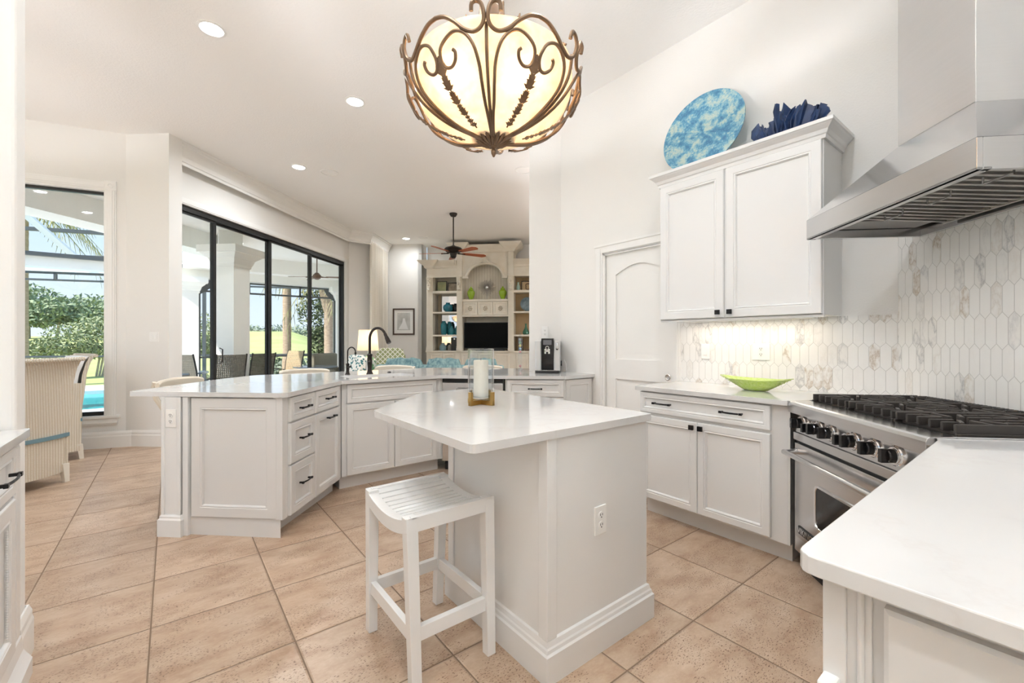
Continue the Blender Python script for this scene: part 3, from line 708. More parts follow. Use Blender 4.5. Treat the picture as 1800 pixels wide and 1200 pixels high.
# ---------------------------------------------------------------- hood
def hood():
    # local x along the wall (to the right seen from the kitchen), local y into the wall
    k = 1.865; sL, sR = 3.62, 2.216
    o = ((sL + k) / 2, (sL - k) / 2); w = (sL - sR) / math.sqrt(2); dp = (2.69 - k) / math.sqrt(2) - .013
    h = root('range_hood', 'large stainless chimney hood over the gas range', 'hood', (o[0], o[1], 0), R(-135))
    zb, zt, zc = 1.80, 1.905, 2.165
    cx0 = (sL - 1.4425 * 2.217) / math.sqrt(2); cx1 = (sL - 1.1918 * 2.217) / math.sqrt(2); cy0 = (2.217 - k) / math.sqrt(2)
    t = .018
    lip = MB()
    lip.box(0, w, 0, t, zb, zt); lip.box(0, t, t, dp, zb, zt); lip.box(w - t, w, t, dp, zb, zt); lip.box(t, w - t, dp - t, dp, zb, zt)
    lip.box(0, w, 0, .045, zb, zb + .01); lip.build('lip', steel_m, h, bevel=.002)
    MB().rings([[(0, 0, zt), (w, 0, zt), (w, dp, zt), (0, dp, zt)], [(cx0, cy0, zc), (cx1, cy0, zc), (cx1, dp, zc), (cx0, dp, zc)]]).build('canopy', steel_m, h)
    ch = MB(); ch.box(cx0, cx1, cy0, dp, zc, CH - .002); ch.build('chimney', steel_m, h, bevel=.003)
    MB().box(cx0 - .012, cx1 + .012, cy0 - .012, dp, CH - .035, CH - .001).build('ceiling_collar', steel_m, h)
    MB().box(t, w - t, t, dp - t, zb + .075, zb + .08).build('inner_tray', steeld_m, h)
    # sloped baffles
    for i in range(3):
        x0 = .16 + i * (w - .20) / 3 if False else .20 + i * (w - .26) / 3; x1 = x0 + (w - .26) / 3 - .006
        f = MB(); n = 5
        for j in range(n):
            xx = x0 + j * (x1 - x0) / n
            f.add([(xx + .003, .075, zb + .055), (xx + (x1 - x0) / n - .020, .075, zb + .052), (xx + (x1 - x0) / n - .020, dp - .05, zb + .022), (xx + .003, dp - .05, zb + .025),
                   (xx + .003, .075, zb + .062), (xx + (x1 - x0) / n - .020, .075, zb + .062), (xx + (x1 - x0) / n - .020, dp - .05, zb + .032), (xx + .003, dp - .05, zb + .032)],
                  [(0, 3, 2, 1), (4, 5, 6, 7), (0, 1, 5, 4), (1, 2, 6, 5), (2, 3, 7, 6), (3, 0, 4, 7)])
        f.box(x0, x1, .062, .078, zb + .045, zb + .066); f.box(x0, x1, dp - .056, dp - .046, zb + .018, zb + .036)
        b = f.build('baffle_filter', nickel_m, h)
        MB().tube([(x0 + .09, .20, zb + .045), (x0 + .09, .20, zb + .02), (x0 + .20, .20, zb + .02), (x0 + .20, .20, zb + .045)], .004, 8).build('filter_handle', steeld_m, b, smooth=True)
    p = MB(); p.box(.20, .42, .05, .085, zb + .02, zb + .06); cp = p.build('control_bar', nickel_m, h, bevel=.002)
    q = MB()
    for j in range(5): q.lathe([(0, 0), (.007, 0), (.006, .006), (0, .006)], 12, M=TR(.23 + j * .04, .068, zb + .02, R(180)))
    q.build('buttons', chrome_m, cp)
    MB().box(.03, .19, .06, dp - .05, zb + .045, zb + .05).build('side_filler', steeld_m, h)
    for xx in (.34, w - .20):  # small lamps added under the hood to brighten the backsplash
        MB().lathe([(0, 0), (.024, 0), (.024, .006), (0, .006)], 20, M=T(xx, .055, zb + .034)).build('added_hood_lamp', plate_m, h)
        la = D.lights.new('hood_fill', 'AREA'); la.shape = 'DISK'; la.size = .05; la.energy = .55; la.color = (.97, .98, 1); lo = D.objects.new('hood_fill', la); COL.objects.link(lo); lo.parent = h; lo.location = (xx, .055, zb + .031)
hood()

# ---------------------------------------------------------------- near counter (right foreground)
def near():
    fr = rp(RWID + .004, .0); bk = rp(RWID + .004, .672)
    slab('countertop', [(.77, .262), (fr[0] - .005, .262), rp(RWID + .004, .03), bk, (2.33, -.33), (.77, -.33)], 'white quartz countertop in the right foreground beside the range', [.03, .0, 0, 0, 0, 0])
    c = root('base_cabinet', 'white base cabinet with rope moulding under the foreground counter', 'cabinet')
    MB().prism([(.815, .235), (1.955, .235), rp(RWID + .008, .10), rp(RWID + .008, .63), (2.30, -.335), (.815, -.335)], .10, .888).build('body', cab_m, c)
    MB().prism([(.86, .165), (2.0, .165), (2.25, -.1), (2.2, -.32), (.86, -.32)], 0, .10).build('toe_kick', cab_m, c)
    M = T(.815, .235, 0, R(-90))        # local x towards -v, front faces -u
    p = MB(); p.box(-.0, .030, -.012, .0, .0, .888, M); p.box(.0, .06, -.006, .0, .0, .888, M); p.tube([tuple(M @ Vector((.047, -.008, z))) for z in (.0, .4, .888)], .005, 8); p.build('corner_post', cab_m, c, bevel=.002)
    st = .085; x0, x1, z0, z1 = .075, .57, .05, .868
    rs = [rect_ring(x0, x1, z0, z1, 0, 0), rect_ring(x0, x1, z0, z1, 0, -.014), rect_ring(x0, x1, z0, z1, .006, -.018), rect_ring(x0, x1, z0, z1, st, -.018), rect_ring(x0, x1, z0, z1, st + .012, -.008), rect_ring(x0, x1, z0, z1, st + .04, -.007)]
    pn = MB().rings(rs, M=M).build('end_panel', cab_m, c)
    rope = MB(); i0 = st + .024
    def twist(a, b, n):
        a, b = Vector(a), Vector(b)
        for k in range(n):
            q = a.lerp(b, (k + .5) / n); dr = (b - a).normalized(); side = Vector((0, 1, 0)).cross(dr)
            rope.tube([M @ (q - dr * .005 - side * .0035), M @ (q + Vector((0, -.003, 0))), M @ (q + dr * .005 + side * .0035)], [.0022, .0038, .0022], 6)
    yy = -.008
    for a, b, n in (((x0 + i0, yy, z0 + i0), (x0 + i0, yy, z1 - i0), 72), ((x0 + i0, yy, z1 - i0), (x1 - i0, yy, z1 - i0), 32)): twist(a, b, n)
    rope.build('rope_moulding', cab_m, pn, smooth=True)
    b = MB().box(.772, .808, .212, .234, .660, .735).build('latch_block', plate_m, c, bevel=.004)
near()

# ---------------------------------------------------------------- sideboard at the left edge
def sideboard():
    o = holed(rnd([(-1.045, .9), (-.415, .9), (-.415, 2.405), (-1.045, 2.405)], [0, .0, .012, 0], 3), [], .89, .92).build('countertop', quartz_m, bevel=.0035)
    tag(o, 'white quartz top of the sideboard at the left edge', 'countertop')
    c = root('sideboard_cabinet', 'white sideboard cabinet with black pulls at the left edge', 'cabinet', (-.455, 2.40, 0), R(90))
    # local x = +v, local y = -u
    MB().box(-1.48, 0, 0, .58, .10, .888).build('body', cabw_m, c)
    p = MB(); p.box(-.075, 0, -.012, 0, .10, .888); p.box(-.065, -.01, -.016, 0, .16, .86); p.build('end_stile', cabw_m, c, bevel=.002)
    for i in range(3):
        x1 = -.085 - i * .46; x0 = x1 - .45
        d = panel_front('drawer', x0, x1, .70, .875, c, cabw_m, st=.05); bar_pull(d, x1 - .17, .79, .16)
        e = panel_front('door', x0, x1, .14, .69, c, cabw_m, st=.07)
        for xr in (x1 - .082, x0 + .082):
            rope = MB()
            for k in range(44): rope.ball((xr, -.014, .23 + k * .0085), .0042, 6)
            rope.build('rope_moulding', cabw_m, e, smooth=True)
    b = MB(); b.rings([[(-1.48, -o_, z), (.0, -o_, z), (.0, .1, z), (-1.48, .1, z)] for o_, z in ((.045, 0), (.045, .06), (.030, .085), (.022, .10), (.018, .15), (.004, .165))]); b.build('plinth', cabw_m, c)
sideboard()

# ---------------------------------------------------------------- counter stool by the island
def stool():
    s = root('counter_stool', 'white slatted saddle seat counter stool tucked beside the island', 'stool', (.842, 1.638, 0))
    hx, hy = .190, .207
    zt = .62
    def zc(y): return zt - .040 + .040 * (abs(y) / hy) ** 2     # dips along y
    def leg(sx, sy):
        x, y = sx * (hx - .022), sy * (hy - .022); xb, yb = sx * (hx - .030), sy * (hy + .006)
        zz = zt - .004; a = .022; b = .019
        return MB().rings([[(xb - b, yb - b, 0), (xb + b, yb - b, 0), (xb + b, yb + b, 0), (xb - b, yb + b, 0)],
                           [(x - a, y - a, zz), (x + a, y - a, zz), (x + a, y + a, zz), (x - a, y + a, zz)]])
    for sx in (-1, 1):
        for sy in (-1, 1): leg(sx, sy).build('leg', stool_m, s, bevel=.002)
    # curved side rails (along y) and straight rails (along x)
    for sx in (-1, 1):
        m = MB(); n = 16; x0, x1 = (hx - .040, hx) if sx > 0 else (-hx, -hx + .040); ys = [-hy + 2 * hy * k / n for k in range(n + 1)]
        m.rings([[(x0, y, zc(y) - .052), (x1, y, zc(y) - .052), (x1, y, zc(y) + .0), (x0, y, zc(y) + .0)] for y in ys]); m.build('seat_rail', stool_m, s, bevel=.002)
    for sy in (-1, 1):
        m = MB(); m.box(-hx + .02, hx - .02, sy * hy - .022 if sy > 0 else -hy, sy * hy if sy > 0 else -hy + .022, zt - .056, zt - .001); m.build('seat_apron', stool_m, s, bevel=.002)
    n = 11; g = .0065
    for k in range(n):
        y0 = -hy + .014 + k * (2 * hy - .028) / n; y1 = y0 + (2 * hy - .028) / n - g; ym = (y0 + y1) / 2
        MB().add([(x, y, z) for x in (-hx + .038, hx - .038) for y, z in ((y0, zc(y0) - .014), (y1, zc(y1) - .014), (y1, zc(y1) - .001), (y0, zc(y0) - .001))],
                 [(0, 1, 2, 3), (7, 6, 5, 4), (0, 4, 5, 1), (1, 5, 6, 2), (2, 6, 7, 3), (3, 7, 4, 0)]).build('slat', stool_m, s, bevel=.001, seg=1)
    z0, z1 = .172, .224
    for sy in (-1, 1):
        y = sy * (hy - .007); MB().box(-hx + .045, hx - .045, y - .012, y + .012, z0, z1).build('stretcher', stool_m, s, bevel=.002)
    for sx in (-1, 1):
        x = sx * (hx - .028); MB().box(x - .012, x + .012, -hy + .02, hy - .02, z0 - .002, z1 - .002).build('stretcher', stool_m, s, bevel=.002)
stool()
#@@P3
# ---------------------------------------------------------------- chandelier
def chandelier():
    C = W2(-.08, 1.9)
    # direction from the lamp towards the viewer
    a0 = math.atan2(-C[1], -C[0]) + R(-4)
    c = root('chandelier', 'large bronze scroll bowl chandelier with glowing amber glass above the island', 'chandelier', (C[0], C[1], 0), a0)
    amber = D.materials.new('amber_glass'); amber.use_nodes = True; nt = amber.node_tree; nt.nodes.clear()
    o = nt.nodes.new('ShaderNodeOutputMaterial'); tr = nt.nodes.new('ShaderNodeBsdfTranslucent'); df = nt.nodes.new('ShaderNodeBsdfDiffuse'); gl = nt.nodes.new('ShaderNodeBsdfGlossy')
    mx = nt.nodes.new('ShaderNodeMixShader'); m2 = nt.nodes.new('ShaderNodeMixShader'); fr = nt.nodes.new('ShaderNodeFresnel')
    tc = nt.nodes.new('ShaderNodeTexCoord'); n = nt.nodes.new('ShaderNodeTexNoise'); rp_ = nt.nodes.new('ShaderNodeValToRGB'); n.inputs['Scale'].default_value = 22; n.inputs['Detail'].default_value = 6
    rp_.color_ramp.elements[0].position = .3; rp_.color_ramp.elements[0].color = (.93, .72, .48, 1); rp_.color_ramp.elements[1].position = .7; rp_.color_ramp.elements[1].color = (.97, .84, .66, 1)
    nt.links.new(tc.outputs['Object'], n.inputs['Vector']); nt.links.new(n.outputs[0], rp_.inputs[0])
    nt.links.new(rp_.outputs[0], tr.inputs[0]); nt.links.new(rp_.outputs[0], df.inputs[0]); gl.inputs['Roughness'].default_value = .15; mx.inputs[0].default_value = .42
    nt.links.new(tr.outputs[0], mx.inputs[1]); nt.links.new(df.outputs[0], mx.inputs[2]); nt.links.new(fr.outputs[0], m2.inputs[0]); fr.inputs[0].default_value = 1.25
    nt.links.new(mx.outputs[0], m2.inputs[1]); nt.links.new(gl.outputs[0], m2.inputs[2]); nt.links.new(m2.outputs[0], o.inputs[0])
    prof = [(.03, 2.118), (.08, 2.122), (.14, 2.138), (.20, 2.160), (.25, 2.186), (.29, 2.216), (.325, 2.255), (.347, 2.30), (.357, 2.35), (.358, 2.40), (.352, 2.425)]
    MB().lathe([(r - .016, z) for r, z in prof] + [(r - .021, z + .003) for r, z in prof[::-1]], 64, cap=False).build('glass_bowl', amber, c, smooth=True)
    met = mat('bronze_scrollwork', (.26, .17, .105), .38, .75, noise=(9, (.14, .09, .06), .25))
    def rz(z):
        if z <= prof[0][1]: return prof[0][0]
        for (r0, z0), (r1, z1) in zip(prof, prof[1:]):
            if z <= z1: return r0 + (r1 - r0) * (z - z0) / (z1 - z0)
        return .352
    def at(lat, z, ex=0., dphi=0.):     # lateral metres on the bowl, height
        r = rz(z) + .012 + ex; ph = lat / max(r, .10) + dphi
        return (r * math.cos(ph), r * math.sin(ph), z)
    def sm(pts, n=6):                    # catmull-rom
        P = [pts[0]] + pts + [pts[-1]]; out = []
        for i in range(1, len(P) - 2):
            for k in range(n):
                t = k / n; out.append(tuple(.5 * ((2 * b) + (-a + c_) * t + (2 * a - 5 * b + 4 * c_ - d) * t * t + (-a + 3 * b - 3 * c_ + d) * t ** 3) for a, b, c_, d in zip(P[i - 1], P[i], P[i + 1], P[i + 2])))
        return out + [pts[-1]]
    rods = []
    for gI in range(6):
        ph = gI * R(60)
        centre = [at(0, z, dphi=ph) for z in (2.116, 2.13, 2.15, 2.18, 2.22, 2.26, 2.30, 2.34, 2.37)]
        b = MB().tube(sm(centre, 3), .0066, 8); b.build('rib', met, c, smooth=True)
        for s in (-1, 1):
            L = [(.006, 2.116), (.010, 2.14), (.018, 2.17), (.024, 2.21), (.030, 2.25), (.048, 2.30), (.078, 2.338), (.115, 2.353), (.150, 2.340), (.176, 2.308), (.178, 2.278), (.160, 2.252), (.135, 2.248), (.118, 2.262), (.116, 2.284), (.126, 2.293)]
            pts = [at(s * a, z, .004 if i < 9 else .012, ph) for i, (a, z) in enumerate(L)]
            MB().tube(sm(pts, 4), .0064, 8).build('heart_scroll', met, c, smooth=True)
            Wv = [(.052, 2.398, .02), (.050, 2.420, .03), (.036, 2.430, .03), (.018, 2.420, .03), (.009, 2.395, .025), (.008, 2.368, .018), (.020, 2.347, .012), (.045, 2.338, .008), (.080, 2.350, .008), (.120, 2.385, .008), (.160, 2.412, .01), (.1995, 2.420, .012)]
            pts = [at(s * a, z, e, ph) for a, z, e in Wv]
            MB().tube(sm(pts, 4), .0074, 8).build('top_scroll', met, c, smooth=True)
        # leaf garland half way to the next rib
        pm = ph + R(30); vine = [at(0, z, .010, pm) for z in (2.128, 2.145, 2.165, 2.19, 2.215, 2.24, 2.265, 2.29)]
        lf = MB(); vs = sm(vine, 6); lf.tube(vs, .003, 6)
        V_ = [Vector(q) for q in vs]; cum = [0.]
        for q0, q1 in zip(V_, V_[1:]): cum.append(cum[-1] + (q1 - q0).length)
        nl = 16; picks = []
        for j in range(1, nl):
            d_ = cum[-1] * j / nl; picks.append(min(range(1, len(vs) - 1), key=lambda z_: abs(cum[z_] - d_)))
        for j, i in enumerate(picks):
            p = Vector(vs[i]); t = (Vector(vs[i + 1]) - Vector(vs[i - 1])).normalized(); out = Vector((p.x, p.y, 0)).normalized(); sd = t.cross(out).normalized(); out = sd.cross(t).normalized()
            sc = (.65 + .45 * j / nl) * (1.25, 1.05, .8)[j % 3]
            for s in (-1, 1):
                q = [p - t * .002, p + sd * s * .008 * sc - t * .003, p + sd * s * .021 * sc + t * .010 * sc, p + sd * s * .011 * sc + t * .010 * sc, p + sd * s * .014 * sc + t * .021 * sc, p + sd * s * .005 * sc + t * .017 * sc, p + t * .016 * sc]
                lf.add([v + out * .003 for v in q] + [v - out * .0015 for v in q], [tuple(range(7)), tuple(range(13, 6, -1))] + [(i_, (i_ + 1) % 7, (i_ + 1) % 7 + 7, i_ + 7) for i_ in range(7)])
        lf.build('leaf_garland', met, c)
    MB().lathe([(0, 2.05), (.004, 2.052), (.011, 2.066), (.012, 2.078), (.006, 2.088), (.014, 2.092), (.016, 2.097), (.040, 2.104), (.058, 2.122), (.074, 2.138), (.082, 2.146), (.070, 2.150), (.0, 2.140)], 24).build('finial', met, c, smooth=True)
    fl = MB()
    for i in range(18):
        p = 2 * math.pi * i / 18; ca, sa = math.cos(p), math.sin(p)
        fl.tube([(.020 * ca, .020 * sa, 2.098), (.052 * ca, .052 * sa, 2.113), (.078 * ca, .078 * sa, 2.137), (.092 * ca, .092 * sa, 2.150)], [.004, .008, .010, .005], 6)
    fl.build('finial_petals', met, c, smooth=True)
    # hanging stem, urn with leaves, canopy on the ceiling
    MB().lathe([(.02, 2.14), (.012, 2.2), (.012, 2.40), (.03, 2.43), (.055, 2.46), (.075, 2.52), (.085, 2.58), (.07, 2.63), (.04, 2.66), (.03, 2.70), (.012, 2.72), (.012, CH - .04), (.0, CH - .04)], 24).build('stem', met, c, smooth=True)
    lv = MB()
    for i in range(8):
        p = 2 * math.pi * (i + .5) / 8; ca, sa = math.cos(p), math.sin(p)
        lv.tube([(.05 * ca, .05 * sa, 2.45), (.085 * ca, .085 * sa, 2.50), (.10 * ca, .10 * sa, 2.56), (.105 * ca, .105 * sa, 2.61), (.12 * ca, .12 * sa, 2.63), (.115 * ca, .115 * sa, 2.605)], [.014, .03, .033, .025, .015, .006], 8, flat=.4)
    lv.build('urn_leaves', met, c, smooth=True)
    MB().lathe([(.0, CH), (.075, CH), (.07, CH - .02), (.03, CH - .05), (0, CH - .05)], 24).build('ceiling_canopy', met, c, smooth=True)
    for i in range(3):
        p = R(60 + 120 * i); MB().tube([(.03 * math.cos(p), .03 * math.sin(p), 2.66), (.2 * math.cos(p), .2 * math.sin(p), 2.52), (.345 * math.cos(p), .345 * math.sin(p), 2.42)], .005, 6).build('support_arm', met, c, smooth=True)
    bulbm = mat('bulb', (1, .9, .75), .3, emit=((1, .86, .62), 6))
    for i, (r, p) in enumerate(((.275, R(26)), (.275, R(-26)), (.24, R(180)))):
        x, y = r * math.cos(p), r * math.sin(p)
        q = MB(); q.ball((x, y, 2.315), .025, 14); q.build('bulb', bulbm, c, smooth=True)
        MB().tube([(0, 0, 2.36), (x * .6, y * .6, 2.38), (x, y, 2.37), (x, y, 2.335)], [.006, .006, .012, .014], 8).build('bulb_arm', met, c, smooth=True)
        la = D.lights.new('chandelier_bulb', 'POINT'); la.energy = CHW; la.color = (.93, .95, 1); la.shadow_soft_size = .035
        lo = D.objects.new('chandelier_lamp', la); COL.objects.link(lo); lo.parent = c; lo.location = (x, y, 2.27)
    return c
CHW = 31
ch0 = chandelier()
for u_, v_, l_ in ((-2.9, 4.3, 'added copy of the chandelier lighting the unseen part of the nook'), (-.25, -1.7, 'added copy of the chandelier as fill light behind the viewer'), (5.4, 3.7, 'added copy of the chandelier as fill light in the hidden living room')):
    c_ = copy_tree(ch0); c_.location = (u_, v_, 0); c_['label'] = l_  # unseen chandelier copies, added only to brighten the rooms

# ---------------------------------------------------------------- objects on the counters
def counter_things():
    # hurricane candle on the island
    x, y = 1.262, 1.868
    c = root('candle_hurricane', 'glass hurricane cylinder on a brass cross stand on the island', 'candle holder', (x, y, .92), R(14))
    b = MB(); h = .085
    b.box(-h, h, -.0095, .0095, .0, .024); b.box(-.0095, .0095, -h, h, 0, .0238)
    for a in range(4):
        M = T(0, 0, 0, R(90 * a)); b.box(h - .016, h, -.0098, .0098, .0, .068, M)
    b.build('cross_stand', brass_m, c, bevel=.0015)
    MB().lathe([(0, .026), (.064, .026), (.067, .032), (.067, .285), (.063, .287), (.060, .285), (.060, .045), (.056, .040), (0, .040)], 56).build('glass_cylinder', thin_glass('crystal_glass', (.95, .97, .98), 3.2), c, smooth=True)
    cd = root('pillar_candle', 'thick ivory pillar candle standing inside the glass cylinder', 'candle', (x, y, .9605), 0)
    MB().lathe([(0, 0), (.037, 0), (.0385, .003), (.0385, .182), (.036, .187), (.033, .184), (0, .181)], 40).build('wax', candle_m, cd, smooth=True)
    MB().tube([(0, 0, .18), (0, 0, .192), (.002, 0, .198)], .0012, 6).build('wick', blackp_m, cd)
    # coffee machine, faces the kitchen
    p = ((3.03 + UW) / 2 - .085, (3.56 + 3.32) / 2 - .085)
    k = root('coffee_machine', 'silver and black automatic coffee machine at the peninsula end', 'coffee machine', (2.995, 3.235, .92), R(-46))
    silver = mat('silver_plastic', (.66, .66, .66), .3, .5)
    w = .128
    for s in (-1, 1):
        q = MB(); q.prism(rnd([(s * .062, -.0), (s * w, .0), (s * w, .31), (s * .062, .31)], .02, 5), .028, .325); q.build('side_housing', silver, k, bevel=.005)
    MB().box(-.062, .062, .012, .31, .028, .35).build('centre_body', blackg_m, k, bevel=.004)
    MB().prism(rnd([(-.062, -.008), (.062, -.008), (.062, .02), (-.062, .02)], .008, 3), .238, .348).build('display_housing', blackg_m, k, bevel=.002)
    MB().box(-.042, .042, -.0095, -.007, .285, .333).build('display', mat('display_glass', (.16, .16, .17), .15), k)
    s = MB(); s.box(-.028, -.010, -.045, .0, .195, .245); s.box(.010, .028, -.045, .0, .195, .245); s.box(-.028, .028, -.045, .0, .215, .232); sp = s.build('coffee_spout', chrome_m, k, bevel=.003)
    MB().lathe([(.013, 0), (.018, 0), (.018, .008), (.013, .008)], 24, cap=False, M=TR(0, -.03, .255, R(90))).build('spout_ring', chrome_m, sp, smooth=True)
    MB().prism(rnd([(-.125, -.055), (.125, -.055), (.125, .05), (-.125, .05)], [.05, .05, 0, 0], 6), .0, .026).build('drip_tray', blackp_m, k, bevel=.004)
    g = MB()
    for i in range(9): g.box(-.095 + i * .022, -.080 + i * .022, -.045, .005, .026, .031)
    g.build('drip_grid', chrome_m, k); MB().box(-.128, .128, -.0, .31, .015, .030).build('base_band', silver, k, bevel=.004)
    MB().tube([(.097, -.012, .30), (.097, -.018, .27), (.097, -.016, .245)], [.010, .009, .006], 12).build('milk_nozzle', chrome_m, k, smooth=True)
    MB().lathe([(0, 0), (.012, 0), (.012, .014), (0, .014)], 16, M=TR(.097, .0, .243, R(90))).build('nozzle_knob', blackp_m, k, smooth=True)
    MB().lathe([(0, 0), (.028, 0), (.028, .012), (0, .012)], 24, M=TR(.128, .2, .09, 0, R(90))).build('side_dial', blackp_m, k, smooth=True)
    co_ = MB().tube([(.14, .19, .09), (.165, .15, .13), (.185, .12, .09), (.19, .10, .02), (.18, .16, .006), (.16, .22, .005)], .0028, 6).build('power_cord', plate_m, k, smooth=True)
    outlet((3.145, 3.435, 1.335), R(-45), 'white outlet on the wall pier above the coffee machine', h=.13)
    outlet((UW - .012, 1.317, 1.17), R(-90), 'white outlet on the marble backsplash above the green dish', gang=1, w=.115)
    outlet((UW - .012, 1.72, 1.165), R(-90), 'white rocker switch on the backsplash near the pantry door', 'switch')
    outlet((-.155, 6.64, 1.29), R(-41), 'white double switch on the pier beside the nook window', 'switch', gang=2, w=.058)
    # glass thermometer column
    t = root('liquid_thermometer', 'tall clear glass column with floating bulbs beside the coffee machine', 'ornament', (3.10, 3.80, .92))
    MB().lathe([(0, .0), (.024, .0), (.026, .006), (.022, .02), (.022, .36), (.018, .38), (.008, .395), (.009, .405), (.004, .42), (0, .425)], 24).build('glass_column', clear_m, t, smooth=True)
    cols = [(.55, .25, .25), (.2, .35, .5), (.6, .55, .2), (.25, .4, .3), (.4, .4, .42)]
    for i, z in enumerate((.20, .235, .27, .305, .34, .04)):
        f = MB().ball((0, 0, z), .014, 10).build('float_bulb', mat('float_glass_%d' % i if False else 'float_glass', cols[i % 5], .2), t, smooth=True)
        MB().lathe([(0, z - .022), (.006, z - .022), (.006, z - .014), (0, z - .014)], 10).build('float_tag', chrome_m, f)
    # green dish
    g = root('glass_dish', 'boat shaped lime green bubble glass dish on the right counter', 'dish', (3.03, 1.265, .92))
    gl = mat('lime_bubble_glass', (.66, .86, .20), .12, trans=.45, noise=(60, (.84, .97, .45), .2)); gl.node_tree.nodes['Principled BSDF'].inputs['IOR'].default_value = 1.3
    rs = []; n = 48
    def rg(t, z, th=0.): 
        out = []
        for i in range(n):
            a = 2 * math.pi * i / n; ca, sa = math.cos(a), math.sin(a)
            ly = (.06 + .165 * t) * sa; lx = (.035 + .075 * t) * ca * (1 - .35 * abs(sa) ** 4)
            out.append((lx * (1 - th), ly * (1 - th), z + .018 * t * t * abs(sa) ** 3))
        return out
    MB().rings([rg(0, .0), rg(.12, .004), rg(.4, .028), rg(.7, .052), rg(1, .072), rg(.985, .075, .02), rg(.68, .058, .05), rg(.38, .034, .08), rg(.1, .010, .1)]).build('bowl', gl, g, smooth=True)
    m = MB()
    for j, (t, z) in enumerate([(t / 10, .004 + .068 * t / 10) for t in range(1, 11)]):
        ring = rg(t, z)
        for i in range(0, n, 1): 
            if (i + j) % 2: m.ball(Vector(ring[i]) * 1.0, .0034, 5)
    o = m.build('bubbles', gl, g); o['kind'] = 'stuff'
    # platter leaning on the wall above the cabinet
    pm = mat('blue_mosaic_glaze', (.1, .4, .6), .3); gg = G(pm); tc = gg.n('ShaderNodeTexCoord')
    v = gg.n('ShaderNodeTexVoronoi'); v.inputs['Scale'].default_value = 75; gg.L(tc.outputs['Object'], v.inputs['Vector'])
    n1 = gg.noise(tc.outputs['Object'], 13, 3, .6); n2 = gg.noise(tc.outputs['Object'], 60, 3, .7)
    mixf = gg.M('ADD', n1, gg.M('MULTIPLY', gg.M('SUBTRACT', n2, .5), .45))
    c1 = gg.ramp(mixf, [(.36, (.05, .19, .34)), (.46, (.10, .30, .46)), (.54, (.25, .45, .52)), (.64, (.48, .57, .50))])
    gg.L(gg.mix(gg.M('MULTIPLY', gg.M('LESS_THAN', v.outputs['Distance'], .25), .5), c1, (.10, .34, .52)), gg.b.inputs['Base Color']); gg.bump(v.outputs['Distance'], .5, .004)
    pl = MB().lathe([(0, .0), (.16, .002), (.295, .014), (.312, .022), (.312, .028), (.29, .021), (.16, .010), (0, .008)], 72).build('round_platter', pm, smooth=True)
    pl.location = (3.125, 1.668, 2.80); pl.rotation_euler = (0, R(-90 + 12), 0)
    tag(pl, 'large round blue mosaic platter leaning on the wall above the cabinet', 'platter')
    # coral
    cm = mat('blue_coral', (.015, .03, .085), .5, noise=(14, (.03, .07, .19), .2)); cg = MB(); rnd_ = random.Random(5)
    for i in range(40):
        a = rnd_.uniform(0, 6.28); rr = rnd_.uniform(.0, .16); cx, cy = .45 * rr * math.cos(a), rr * math.sin(a)
        lean = Vector((.3 * cx / .16, cy / .16, 0)) * .55; face = rnd_.uniform(0, 3.14); h = rnd_.uniform(.12, .25) * (1 - .35 * abs(cy) / .16)
        sx, sy = math.cos(face), math.sin(face); W_ = rnd_.uniform(.030, .052); k = 7; rows = []
        for r_ in range(5):
            t = r_ / 4; row = []
            for c_ in range(k):
                u = c_ / (k - 1) * 2 - 1; ww = W_ * (.25 + .9 * t)
                wav = .014 * t * math.sin(u * 5 + i) + .008 * math.sin(u * 9 + i * 2) * t
                row.append(Vector((cx, cy, 0)) + lean * h * t * .9 + Vector((sx * u * ww - sy * wav, sy * u * ww + sx * wav, h * t * (1 - .5 * u * u) + .010 * math.sin(u * 8 + i) * t)))
            rows.append(row)
        nrm = Vector((-sy, sx, 0)) * .0035
        rs = [[v + nrm for v in row] + [v - nrm for v in row[::-1]] for row in rows]
        cg.rings(rs)
    cb = cg.build('coral_sculpture', cm, smooth=True); cb.location = (3.06, 1.10, 2.502); tag(cb, 'dark blue ruffled coral ornament on top of the wall cabinet', 'ornament')
counter_things()

